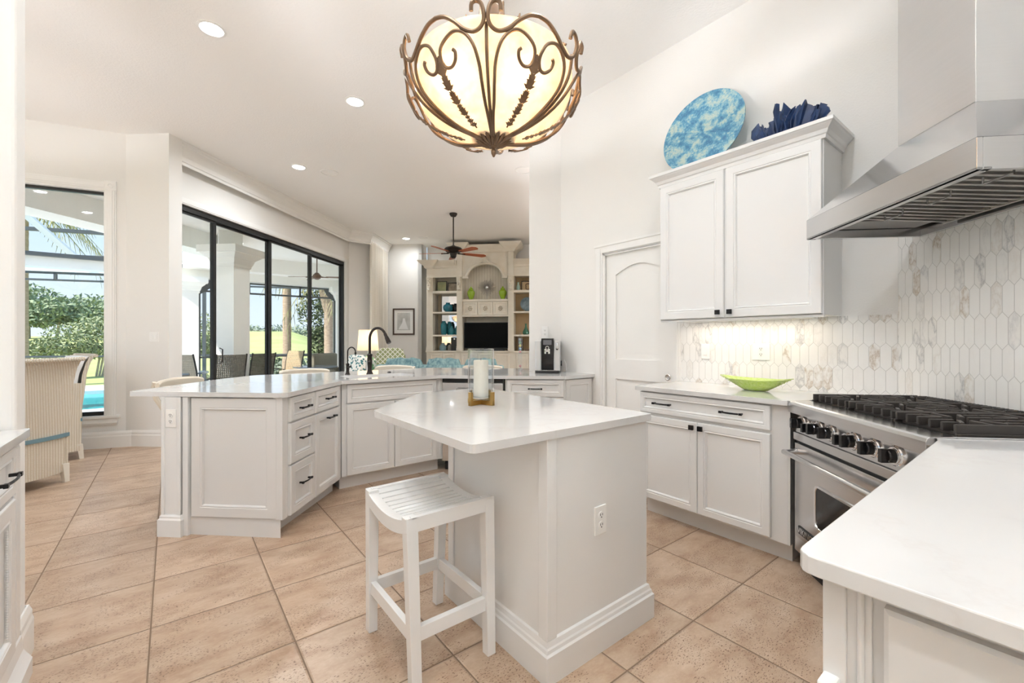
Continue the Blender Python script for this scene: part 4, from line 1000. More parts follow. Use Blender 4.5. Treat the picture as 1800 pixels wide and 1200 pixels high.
# ---------------------------------------------------------------- bar stools on the far side of the peninsula
cream_m = mat('cream_lacquer', (.74, .66, .55), .35)
seat_m = mat('teal_seat_fabric', (.16, .30, .34), .8)
def bar_stool(X, Y, ang, label, first=None):
    """X, Y: camera metres of the middle of the back; ang: direction from the back towards the counter"""
    u, v = W2(X, Y)
    if first: s = copy_tree(first); s.location = (u, v, 0); s.rotation_euler = (0, 0, ang); s['label'] = label; return s
    s = root('bar_stool', label, 'stool', (u, v, 0), ang, 'cream bar stools along the peninsula')
    # local x = forward to the counter, y = sideways
    for sy in (-1, 1):
        MB().tube([(.10, sy * .18, .0), (.07, sy * .185, .30), (.06, sy * .19, .60), (.045, sy * .20, .68), (-.03, sy * .21, .80), (-.05, sy * .22, .87), (-.03, sy * .225, .93)], [.016, .018, .020, .019, .018, .018, .018], 8).build('rear_upright', cream_m, s, smooth=True)
        MB().tube([(.46, sy * .19, 0), (.44, sy * .185, .60)], [.015, .019], 8).build('leg', cream_m, s, smooth=True)
    n = 12; rs = []
    for k in range(n + 1):
        t = k / n * 2 - 1; y = t * .245; x = -.045 + .05 * t * t; hz = .95 - .012 * t * t - (.01 if abs(t) > .9 else 0)
        rs.append([(x - .016, y, hz - .062), (x + .014, y, hz - .062), (x + .018, y, hz - .015), (x + .006, y, hz), (x - .016, y, hz - .005), (x - .024, y, hz - .02)])
    MB().rings(rs).build('top_rail', cream_m, s, smooth=True, bevel=.003)
    MB().box(.05, .45, -.20, .20, .58, .625).build('seat_frame', cream_m, s, bevel=.006)
    MB().prism(rnd([(.06, -.19), (.45, -.20), (.45, .20), (.06, .19)], .05, 5), .625, .675).build('seat_cushion', seat_m, s, bevel=.018)
    f = MB(); f.tube([(.45, -.185, .2), (.45, .185, .2)], .012, 8); f.build('foot_rail', cream_m, s, smooth=True)
    for sy in (-1, 1): MB().tube([(.09, sy * .182, .26), (.45, sy * .187, .26)], .010, 8).build('side_stretcher', cream_m, s, smooth=True)
    return s
b1 = bar_stool(-2.69, 3.53, R(-45 + 8), 'cream bar stool nearest the viewer, at the left end of the peninsula')
bar_stool(-2.20, 4.62, R(-90), 'cream bar stool between the left end and the small tap', b1)
bar_stool(-1.42, 5.28, R(-135), 'cream bar stool behind the tall faucet in front of the sofa', b1)
bar_stool(-.36, 5.32, R(-135), 'cream bar stool half hidden behind the glass hurricane', b1)
#@@P3END
#@@P4
# ---------------------------------------------------------------- nook: wicker chairs
wick_m = mat('woven_wicker', (.80, .74, .64), .6); g_ = G(wick_m)
_tc = g_.n('ShaderNodeTexCoord'); _sp = g_.n('ShaderNodeSeparateXYZ'); g_.L(_tc.outputs['Object'], _sp.inputs[0])
_cx = g_.M('SINE', g_.M('MULTIPLY', g_.M('ADD', _sp.outputs[1], _sp.outputs[0]), 330)); _cz = g_.M('SINE', g_.M('ADD', g_.M('MULTIPLY', _sp.outputs[2], 520), g_.M('MULTIPLY', _cx, 1.3)))
_w = g_.M('MULTIPLY', g_.M('ADD', _cx, 1), g_.M('ADD', _cz, 1.2))
g_.L(g_.ramp(g_.M('DIVIDE', _w, 4.4), [(0, (.62, .53, .40)), (.25, (.80, .73, .62)), (1, (.90, .86, .79))]), g_.b.inputs['Base Color']); g_.bump(_w, .6, .004)
cush_m = mat('white_cushion', (.82, .83, .84), .8, bump=(30, .1)); blue_m = mat('blue_ribbon', (.16, .27, .32), .6)
pale_m = mat('washed_wood', (.76, .72, .64), .5)
def wicker_chair(name_label, X, Y, ang):
    u, v = W2(X, Y); c = root('wicker_chair', name_label, 'chair', (u, v, 0), ang, None)
    # local x = facing direction, y sideways; back at x = 0
    hw = .30; n = 14
    def shell_(x0, x1, z, w, cur=.05):
        pts = [(x0 + cur * (1 - (2 * k / n - 1) ** 2) * -1, -w + 2 * w * k / n, z) for k in range(n + 1)]
        return pts + [(p[0] + (x1 - x0), p[1] * .985, z) for p in pts[::-1]]
    rs = []
    for z, off, w in ((.09, .0, .275), (.30, .0, .275), (.48, -.01, .278), (.70, -.035, .285), (.88, -.05, .29), (1.0, -.075, .297), (1.06, -.10, .305), (1.085, -.115, .31)):
        rs.append(shell_(off, off + .035, z, w))
    MB().rings(rs).build('back', wick_m, c, smooth=True)
    MB().tube([(-.12 - .05 * (1 - (2 * k / n - 1) ** 2), -.315 + .63 * k / n, 1.085) for k in range(n + 1)], .018, 8).build('rolled_top', wick_m, c, smooth=True)
    for s in (-1, 1):
        MB().rings([[(-.02 if z > .3 else -.01, s * .275, z), (x, s * .285, z), (x, s * .262, z), (-.02 if z > .3 else -.01, s * .252, z)] for z, x in ((.09, .55), (.47, .55), (.472, .17), (.62, .10), (.80, .05))]).build('side', wick_m, c)
    MB().box(.53, .56, -.27, .27, .09, .47).build('front_apron', wick_m, c); MB().box(.02, .55, -.262, .262, .40, .455).build('seat_deck', wick_m, c)
    for x, y in ((.0, -.25), (.0, .25), (.53, -.25), (.53, .25)):
        MB().rings([[(x - r + sh, y - r, z), (x + r + sh, y - r, z), (x + r + sh, y + r, z), (x - r + sh, y + r, z)] for z, r, sh in ((0, .018, -.02 if x < .1 else 0), (.16, .026, 0))]).build('leg', pale_m, c, bevel=.002)
    MB().prism(rnd([(.03, -.25), (.56, -.25), (.56, .25), (.03, .25)], .05, 5), .456, .53).build('seat_cushion', cush_m, c, bevel=.025, seg=3)
    MB().rings([[(.045 + o_, -.23, z), (.105 + o_, -.22, z), (.115 + o_, .0, z), (.105 + o_, .22, z), (.045 + o_, .23, z), (.03 + o_, 0, z)] for z, o_ in ((.53, .0), (.7, -.025), (.9, -.055), (1.04, -.10), (1.08, -.13))]).build('back_cushion', cush_m, c, smooth=True)
    MB().rings([[(-.012 - .052 * (1 - (2 * k / n - 1) ** 2) - e, (-.282 + .564 * k / n), z) for k in range(n + 1)] + [(-.006 - .05 * (1 - (2 * k / n - 1) ** 2), (-.278 + .556 * k / n), z) for k in range(n, -1, -1)] for z, e in ((.40, .006), (.432, .006))]).build('ribbon', blue_m, c)
    return c
wicker_chair('cream wicker chair with blue ribbon, seen from behind by the sideboard', -4.00, 3.60, R(135))
wicker_chair('cream wicker chair with white back cushion in front of the nook window', -4.78, 4.70, R(202))

# ---------------------------------------------------------------- living room
ant_m = mat('antique_cream_wood', (.78, .73, .64), .5, noise=(5, (.70, .64, .54), .25)); line_m = mat('glaze_line', (.36, .29, .20), .6)
tan_m = mat('tan_panel', (.52, .38, .22), .6); mirror_m = mat('mirror', (.8, .8, .8), .03, 1.)
U0 = W2(-.656, 10.65)
def media_wall():
    c = root('media_cabinet', 'cream antiqued built-in media cabinet with an arched centre niche', 'cabinet', (U0[0], U0[1], 0), R(-45))
    dp = .43
    MB().box(-1.485, 1.485, 0, dp, 0, .955).build('base_body', ant_m, c)
    tp = MB(); tp.box(-1.50, 1.50, -.03, dp, .955, .993); tp.build('base_top', ant_m, c, bevel=.004)
    for x0, x1 in ((-1.40, -1.075), (-1.065, -.76), (-.60, -.20), (-.19, .19), (.20, .60), (.76, 1.065), (1.075, 1.40)):
        panel_front('door', x0, x1, .12, .93, c, ant_m, M=T(0, 0), st=.05)
    MB().box(-.572, .572, dp - .02, dp, .993, 1.83).build('screen_back', ant_m, c)
    MB().box(-1.326, -.706, dp - .02, dp, .993, 2.48).build('mirror_back', mirror_m, c)
    MB().box(-1.326, -.706, dp - .02, dp, 2.48, 3.1).build('tower_back', ant_m, c)
    MB().box(-1.30, -1.22, dp - .06, dp - .021, .993, 2.42).build('mirror_stile', line_m, c)
    MB().box(.706, 1.326, dp - .02, dp, .993, 3.1).build('tower_back', tan_m, c)
    bb = MB(); bb.box(-.572, .572, dp - .13, dp - .11, 2.21, 3.3)
    nb = bb.build('beadboard', ant_m, c); gl = MB()
    for k in range(17): gl.box(-.56 + k * .07 - .002, -.56 + k * .07 + .002, dp - .1315, dp - .129, 2.26, 3.2)
    o = gl.build('bead_lines', line_m, nb); o['kind'] = 'stuff'
    # uprights
    for s in (-1, 1):
        for (a, b, h, yy) in ((.572, .706, 3.45, -.04), (1.326, 1.485, 3.05, 0)):
            x0, x1 = sorted((s * a, s * b)); p = MB().box(x0, x1, yy, dp, .993, h).build('pilaster', ant_m, c)
            f = MB()
            for k in range(3):
                xx = x0 + (x1 - x0) * (.28 + .22 * k); f.box(xx - .008, xx + .008, yy - .006, yy, 1.12, 2.42)
            o = f.build('fluting', ant_m, p); o['kind'] = 'stuff'
            b_ = MB(); b_.box(x0 - .006, x1 + .006, yy - .02, yy, .993, 1.07); b_.box(x0 - .006, x1 + .006, yy - .014, yy, 1.085, 1.10); b_.build('pilaster_base', ant_m, p)
            cx = (x0 + x1) / 2
            k_ = MB(); k_.rings([[(cx - w_, yy - o_, z), (cx + w_, yy - o_, z), (cx + w_, yy, z), (cx - w_, yy, z)] for z, o_, w_ in ((2.46, .02, .04), (2.50, .05, .045), (2.55, .035, .035), (2.68, .075, .05), (2.78, .11, .055), (2.80, .12, .06))])
            for q in range(5): k_.ball((cx + .02 * math.sin(q * 2.3), yy - .05 - .012 * q, 2.50 + .06 * q), .022, 8)
            k_.build('corbel', ant_m, p, smooth=True)
    for s in (-1, 1):
        x0, x1 = sorted((s * .706, s * 1.326))
        for za, zb in ((2.42, 2.477), (1.92, 1.96), (1.348, 1.39)): MB().box(x0, x1, .01, dp - .02, za, zb).build('shelf', ant_m, c, bevel=.002)
        MB().box(x0, x1, 0, dp, 2.83, 3.05).build('frieze', ant_m, c); m = MB(); m.box(x0, x1, -.008, 0, 2.81, 2.835); m.box(x0, x1, -.005, 0, 2.86, 2.868); m.build('frieze_bead', line_m if False else ant_m, c)
        crn = MB(); xa, xb = sorted((s * .71, s * 1.49))
        crn.rings([[(xa - (o_ if s < 0 else 0), -o_ - ext, z), (xb + (o_ if s > 0 else 0), -o_ - ext, z), (xb + (o_ if s > 0 else 0), dp, z), (xa - (o_ if s < 0 else 0), dp, z)] for z, o_, ext in ((3.03, 0, .0), (3.05, .02, 0), (3.09, .03, 0), (3.15, .09, 0), (3.19, .12, 0), (3.215, .13, 0))])
        xa, xb = sorted((s * 1.31, s * 1.50))
        crn.rings([[(xa - o_, -o_ - .05, z), (xb + o_, -o_ - .05, z), (xb + o_, dp, z), (xa - o_, dp, z)] for z, o_ in ((3.03, 0), (3.05, .02), (3.09, .035), (3.15, .11), (3.19, .15), (3.217, .17))])
        crn.build('tower_crown', ant_m, c)
    # arched header: plate with a segmental arch opening
    n = 20; hw, sp, ap, top = .44, 2.83, 3.115, 3.45
    pts = [(-.572, 2.83), (-hw, sp)] + [(-hw + 2 * hw * k / n, sp + (ap - sp) * math.sqrt(max(0, 1 - (2 * k / n - 1) ** 2))) for k in range(1, n)] + [(hw, sp), (.572, 2.83), (.572, top), (-.572, top)]
    ar = MB(); ar.rings([[(x, y, z) for x, z in pts] for y in (.0, .10)], False, False)
    for y, fl in ((0., 1), (.10, 0)):
        for k in range(n):
            xa = -hw + 2 * hw * k / n; xb = -hw + 2 * hw * (k + 1) / n
            za = sp + (ap - sp) * math.sqrt(max(0, 1 - (2 * k / n - 1) ** 2)) if 0 < k else sp; zb_ = sp + (ap - sp) * math.sqrt(max(0, 1 - (2 * (k + 1) / n - 1) ** 2)) if k + 1 < n else sp
            ar.add([(xa, y, za), (xb, y, zb_), (xb, y, top), (xa, y, top)], [(0, 1, 2, 3)])
        ar.add([(-.572, y, sp), (-hw, y, sp), (-hw, y, top), (-.572, y, top)], [(0, 1, 2, 3)]); ar.add([(hw, y, sp), (.572, y, sp), (.572, y, top), (hw, y, top)], [(0, 1, 2, 3)])
    ar.build('arch_header', ant_m, c)
    am = MB(); cv = [(-hw - .03, -.02, sp - .02)] + [(-hw + 2 * hw * k / n, -.02, sp + (ap + .03 - sp) * math.sqrt(max(0, 1 - (2 * k / n - 1) ** 2))) for k in range(1, n)] + [(hw + .03, -.02, sp - .02)]
    am.tube(cv, .036, 8); am.box(-hw - .12, -hw + .02, -.05, .02, sp - .06, sp - .01); am.box(hw - .02, hw + .12, -.05, .02, sp - .06, sp - .01); am.build('arch_moulding', ant_m, c, smooth=True)
    ks = MB()
    for i in range(9): ks.tube([(0, -.05, 3.16), (.06 * math.sin((i - 4) * .35), -.075, 3.16 + .10 * math.cos((i - 4) * .35)), (.10 * math.sin((i - 4) * .4), -.06, 3.15 + .15 * math.cos((i - 4) * .4))], [.02, .022, .008], 6)
    ks.build('carved_keystone', ant_m, c, smooth=True)
    tc_ = MB(); ex = .04
    tc_.rings([[(-.706 - 0, -ex - o_, z), (.706, -ex - o_, z), (.706, dp, z), (-.706, dp, z)] for z, o_ in ((3.40, 0), (3.42, .02), (3.45, .03), (3.50, .07), (3.55, .10), (3.575, .11))])
    for s in (-1, 1):
        xa, xb = sorted((s * .56, s * .72))
        tc_.rings([[(xa - o_, -ex - .05 - o_, z), (xb + o_, -ex - .05 - o_, z), (xb + o_, dp, z), (xa - o_, dp, z)] for z, o_ in ((3.40, 0), (3.42, .02), (3.46, .04), (3.52, .12), (3.57, .17), (3.61, .19))])
    tc_.build('top_crown', ant_m, c)
    MB().box(-.572, .572, -.01, dp - .11, 2.205, 2.26).build('niche_shelf', ant_m, c, bevel=.003); MB().box(-.572, .572, -.02, dp - .11, 1.83, 1.864).build('valance', ant_m, c, bevel=.003)
    MB().box(-.572, .572, .02, dp - .02, 1.864, 2.205).build('drawer_box', ant_m, c)
    for k in range(3):
        x0 = -.565 + k * .378; d = panel_front('drawer', x0, x0 + .372, 1.87, 2.20, c, ant_m, M=T(0, .02), st=.05)
        ro = MB(); cx = x0 + .186
        for q in range(7): ro.ball((cx + .045 * math.cos(q * .9), -.002, 2.035 + .045 * math.sin(q * .9)), .017, 8)
        ro.ball((cx, -.004, 2.035), .016, 8); ro.build('carved_rosette', line_m if False else mat('rosette_glaze', (.55, .48, .38), .6) if k == 0 else D.materials['rosette_glaze'], d, smooth=True)
    return c
media_wall()
MU = T(U0[0], U0[1], 0, R(-45))
def onm(x, y, z): return tuple(MU @ Vector((x, y, z)))
def vase(name, label, cat, prof, x, y, z, m, n=28, group=None, smooth=True):
    o = MB().lathe(prof, n).build(name, m, smooth=smooth); o.location = onm(x, y, z); return tag(o, label, cat, group)
def media_things():
    tv = root('television', 'wide black flat screen television in the media cabinet', 'television', onm(.0, .10, .994), R(-45))
    MB().box(-.55, .55, 0, .045, .055, .70).build('bezel', blackp_m, tv, bevel=.004); MB().box(-.535, .535, -.003, .0, .075, .685).build('screen', mat('television_screen', (.002, .002, .002), .35, spec=.08), tv)
    MB().box(-.25, .25, -.06, .12, 0, .015).build('stand_base', blackp_m, tv); MB().box(-.05, .05, .0, .04, .01, .07).build('stand_neck', blackp_m, tv)
    sb = MB().box(-.30, .30, 0, .06, 0, .045).build('sound_bar', blackp_m, bevel=.006); sb.location = onm(.18, -.02, .994); sb.rotation_euler = (0, 0, R(-45)); tag(sb, 'low black soundbar under the television', 'soundbar')
    lime = mat('lime_ceramic', (.30, .46, .03), .2)
    jar = [(0, 0), (.045, 0), (.05, .01), (.05, .03), (.075, .08), (.095, .15), (.092, .20), (.06, .235), (.05, .245), (.052, .25)]
    for x, l in ((-.375, 'lime green ginger jar on the left of the arched niche'), (.42, 'lime green ginger jar on the right of the arched niche')):
        j = root('ginger_jar', l, 'jar', onm(x, .10, 2.261), R(-45)); MB().lathe(jar + [(0, .25)], 28).build('body', lime, j, smooth=True)
        MB().lathe([(.056, .25), (.058, .262), (.045, .275), (.02, .292), (.012, .30), (.018, .31), (.012, .322), (0, .324)], 24).build('lid', lime, j, smooth=True)
    sun_ = root('sunburst_ornament', 'silver sunburst ornament on a stand in the arched niche', 'ornament', onm(.02, .12, 2.261), R(-45))
    silver = mat('burnished_silver', (.45, .42, .40), .35, .9); ry = MB(); q = random.Random(2)
    for i in range(44):
        a = 2 * math.pi * i / 44; L = .15 + .075 * q.random(); ry.tube([(0.03 * math.cos(a), 0, .30 + .03 * math.sin(a)), (L * math.cos(a), q.uniform(-.02, .02), .30 + L * math.sin(a))], [.006, .0035], 4)
    o = ry.build('rays', silver, sun_); o['kind'] = 'stuff'
    MB().ball((0, 0, .30), .042, 18, sy=.6).build('mirrored_centre', chrome_m, sun_, smooth=True)
    MB().tube([(-.012, .01, 0), (-.006, .01, .28)], .003, 6).build('stand_rod', silver, sun_); MB().tube([(.012, .01, 0), (.006, .01, .28)], .003, 6).build('stand_rod', silver, sun_)
    MB().box(-.05, .05, -.03, .03, 0, .006).build('stand_base', silver, sun_)
    # left tower
    teal = mat('teal_glaze', (.01, .085, .14), .15, noise=(12, (.02, .19, .25), .3)); tealg = mat('teal_glass', (.01, .10, .14), .1, noise=(4, (.03, .24, .27), .3)); dk = mat('black_glaze', (.02, .02, .025), .2)
    pic = mat('green_painting', (.22, .30, .18), .6, noise=(7, (.48, .42, .20), .3)); sea = mat('sepia_painting', (.42, .34, .24), .6, noise=(9, (.16, .13, .11), .2))
    for nm, l, x, w, h, z, m in (('framed_painting', 'small green and gold framed painting on the top left shelf', -1.15, .26, .27, 2.478, pic), ('framed_painting', 'sepia framed picture on the top left shelf near the arch', -.86, .27, .23, 2.478, sea), ('framed_print', 'tan framed print on the upper right shelf', 1.05, .36, .24, 2.478, tan_m)):
        f = root(nm, l, 'picture', onm(x, .18, z), R(-45)); f.rotation_euler = (R(-6), 0, R(-45))
        b = MB(); b.box(-w / 2, w / 2, 0, .02, 0, .018); b.box(-w / 2, w / 2, 0, .02, h - .018, h); b.box(-w / 2, -w / 2 + .018, 0, .02, .018, h - .018); b.box(w / 2 - .018, w / 2, 0, .02, .018, h - .018); b.build('frame', dk, f)
        MB().box(-w / 2 + .018, w / 2 - .018, .006, .014, .018, h - .018).build('picture_surface', m, f)
    vase('round_vase', 'round teal glazed vase on the second left shelf', 'vase', [(0, 0), (.06, 0), (.11, .05), (.125, .11), (.11, .165), (.06, .20), (.05, .21), (.058, .235), (.05, .235), (.04, .21), (0, .2)], -.98, .16, 1.961, teal)
    vase('round_vase', 'black round vase behind the teal vase', 'vase', [(0, 0), (.05, 0), (.085, .05), (.09, .12), (.07, .17), (.035, .20), (.05, .22), (0, .21)], -.81, .28, 1.961, dk)
    tall = [(0, 0), (.055, 0), (.075, .04), (.082, .2), (.07, .29), (.045, .315), (.045, .34), (.05, .345), (0, .33)]
    vase('tall_vase', 'tall teal glass vase at the left of the third shelf', 'vase', tall, -1.08, .14, 1.391, tealg)
    vase('tall_vase', 'tall teal glass vase beside the squat bottles', 'vase', [(r * .8, z * .98) for r, z in tall], -.97, .26, 1.391, tealg)
    sq = [(0, 0), (.05, 0), (.072, .05), (.068, .12), (.04, .17), (.028, .19), (.028, .215), (.034, .22), (0, .21)]
    vase('squat_bottle', 'squat teal glass bottle, left one of the pair', 'bottle', sq, -.875, .12, 1.391, tealg); vase('squat_bottle', 'squat teal glass bottle nearest the centre pilaster', 'bottle', sq, -.765, .20, 1.391, tealg)
    jg = mat('ribbed_jar_glass', (.16, .25, .28), .08)
    vase('glass_jar', 'dark ribbed glass jar on the bottom left shelf', 'jar', [(0, 0), (.07, 0), (.09, .05), (.085, .12), (.045, .16), (.04, .18), (.05, .19), (0, .18)], -1.10, .12, .994, jg)
    vase('glass_jar', 'small grey glass jar behind the ribbed jar', 'jar', [(0, 0), (.05, 0), (.06, .05), (.055, .11), (.03, .14), (.04, .15), (0, .14)], -.96, .24, .994, mat('grey_jar_glass', (.34, .32, .28), .15))
    s = root('speaker_box', 'black speaker box on the bottom left shelf', 'speaker', onm(-.80, .10, .994), R(-45)); MB().box(-.085, .085, 0, .2, 0, .33).build('box', blackp_m, s, bevel=.004); MB().lathe([(0, 0), (.02, 0), (.02, .004), (0, .004)], 16, M=TR(0, 0, .29, R(90))).build('tweeter', nickel_m, s)
    # right tower
    vase('small_bottle', 'pale green glass bottle on the top right shelf', 'bottle', [(0, 0), (.04, 0), (.045, .1), (.02, .15), (.02, .19), (.028, .2), (0, .19)], .80, .14, 2.478, mat('pale_green_glass', (.38, .52, .46), .1))
    kn = MB().tube([(.07 * math.cos(a) * (1 + .2 * math.cos(3 * a)), .015 * math.sin(2 * a), .085 + .07 * math.sin(a)) for a in [2 * math.pi * i / 28 for i in range(28)]], .010, 8, loop=True).build('ring_ornament', mat('brown_bronze', (.16, .09, .06), .4, .4), smooth=True)
    kn.location = onm(1.05, .08, 2.479); kn.rotation_euler = (0, 0, R(-45)); tag(kn, 'dark bronze ring ornament in front of the tan print', 'ornament')
    pl = root('display_plate', 'dark blue round plate on a stand in the right tower', 'plate', onm(1.02, .14, 1.961), R(-45))
    MB().lathe([(0, .02), (.10, .015), (.165, 0), (.172, .006), (.10, .028), (0, .032)], 40, M=TR(0, .03, .185, R(80))).build('dish', mat('dark_blue_glaze', (.05, .09, .12), .15, noise=(10, (.22, .30, .34), .25)), pl, smooth=True)
    MB().box(-.05, .05, .0, .08, 0, .02).build('stand', dk, pl)
    vase('glass_decanter', 'green glass decanter with a long neck in the right tower', 'bottle', [(0, 0), (.06, 0), (.085, .03), (.075, .08), (.035, .15), (.022, .2), (.022, .25), (.03, .27), (0, .26)], .99, .13, 1.391, mat('dark_green_glass', (.05, .16, .10), .08))
    b = MB().box(-.05, .05, 0, .18, 0, .30).build('boxed_book', blackp_m, bevel=.004); b.location = onm(.86, .08, .994); b.rotation_euler = (0, 0, R(-45)); tag(b, 'tall black book box on the bottom right shelf', 'book')
    st = MB().box(-.09, .09, 0, .16, 0, .04).build('stacked_book', mat('brown_leather', (.14, .08, .05), .5), bevel=.003); st.location = onm(1.06, .08, .994); st.rotation_euler = (0, 0, R(-45)); tag(st, 'flat brown leather book lying on the bottom right shelf', 'book')
media_things()

def fan(name, X, Y, zb, zc, rb, label, blade_m, metal, angs, wd=.07, cone=True, bl=0):
    u, v = W2(X, Y); f = root(name, label, 'fan', (u, v, 0), 0)
    MB().lathe([(0, zc), (.075, zc), (.075, zc - .02), (.05, zc - .06), (.02, zc - .07), (0, zc - .07)], 24).build('canopy', metal, f, smooth=True)
    MB().tube([(0, 0, zc - .05), (0, 0, zb + .10)], .012, 10).build('down_rod', metal, f, smooth=True)
    MB().lathe([(0, zb + .16), (.02, zb + .15), (.06, zb + .125), (.15, zb + .10), (.175, zb + .07), (.16, zb + .04), (.12, zb + .01), (.07, zb - .01), (.06, zb - .05), (.055, zb - .08), (.03, zb - .10), (0, zb - .10)] if cone else [(0, zb + .1), (.04, zb + .09), (.09, zb + .03), (.08, zb - .03), (.03, zb - .06), (0, zb - .06)], 32).build('motor_housing', metal, f, smooth=True)
    for a in angs:
        an = math.atan2(*W2(math.cos(R(a)), math.sin(R(a)))[::-1]); M = Matrix.Translation((0, 0, zb)) @ Matrix.Rotation(an, 4, 'Z') @ Matrix.Rotation(R(-11), 4, 'X')
        pts = rnd([(.19, -wd * .6), (rb * .9, -wd), (rb, -wd * .4), (rb, wd * .5), (rb * .92, wd), (.19, wd * .6)], .03, 4)
        bb = MB().prism(pts, -.004, .004, M).build('blade', blade_m, f); 
        MB().tube([M @ Vector(p) for p in ((.09, 0, .0), (.15, 0, -.006), (.24, 0, -.006))], [.018, .010, .014], 8).build('blade_iron', metal, bb, smooth=True)
    MB().tube([(.02, 0, zb - .10), (.02, 0, zb - .22)], .0018, 5).build('pull_chain', metal, f) if cone else None
    return f
cherry = mat('cherry_blade', (.46, .11, .03), .3, noise=(6, (.32, .06, .018), .3, (1, 8, 1)))
fan('ceiling_fan', -1.127, 8.354, 2.93, CH, .68, 'dark bronze ceiling fan with cherry blades in the living room', cherry, bronze_m, (100, 28, -44, 172, 244))
def round_vent(X, Y, r, label, n):
    u, v = W2(X, Y); o = root(n, label, 'vent' if 'vent' in n else 'speaker', (u, v, CH))
    MB().lathe([(r, -.0005), (r, -.006), (r - .015, -.009), (r - .018, -.004), (0, -.004), (0, -.0005)], 36).build('grille', ceil_m, o, smooth=True)
    MB().lathe([(r - .02, -.0045), (r - .024, -.0045), (r - .024, -.0065), (r - .02, -.0065)], 36, cap=False).build('rim', plate_m, o)
round_vent(-2.655, 6.315, .125, 'round white ceiling speaker beside the small recessed light', 'ceiling_speaker')
round_vent(.171, 6.231, .125, 'round white ceiling speaker next to the wall pier', 'ceiling_speaker')
round_vent(-2.10, 10.3, .12, 'round white ceiling speaker near the picture wall', 'ceiling_speaker')

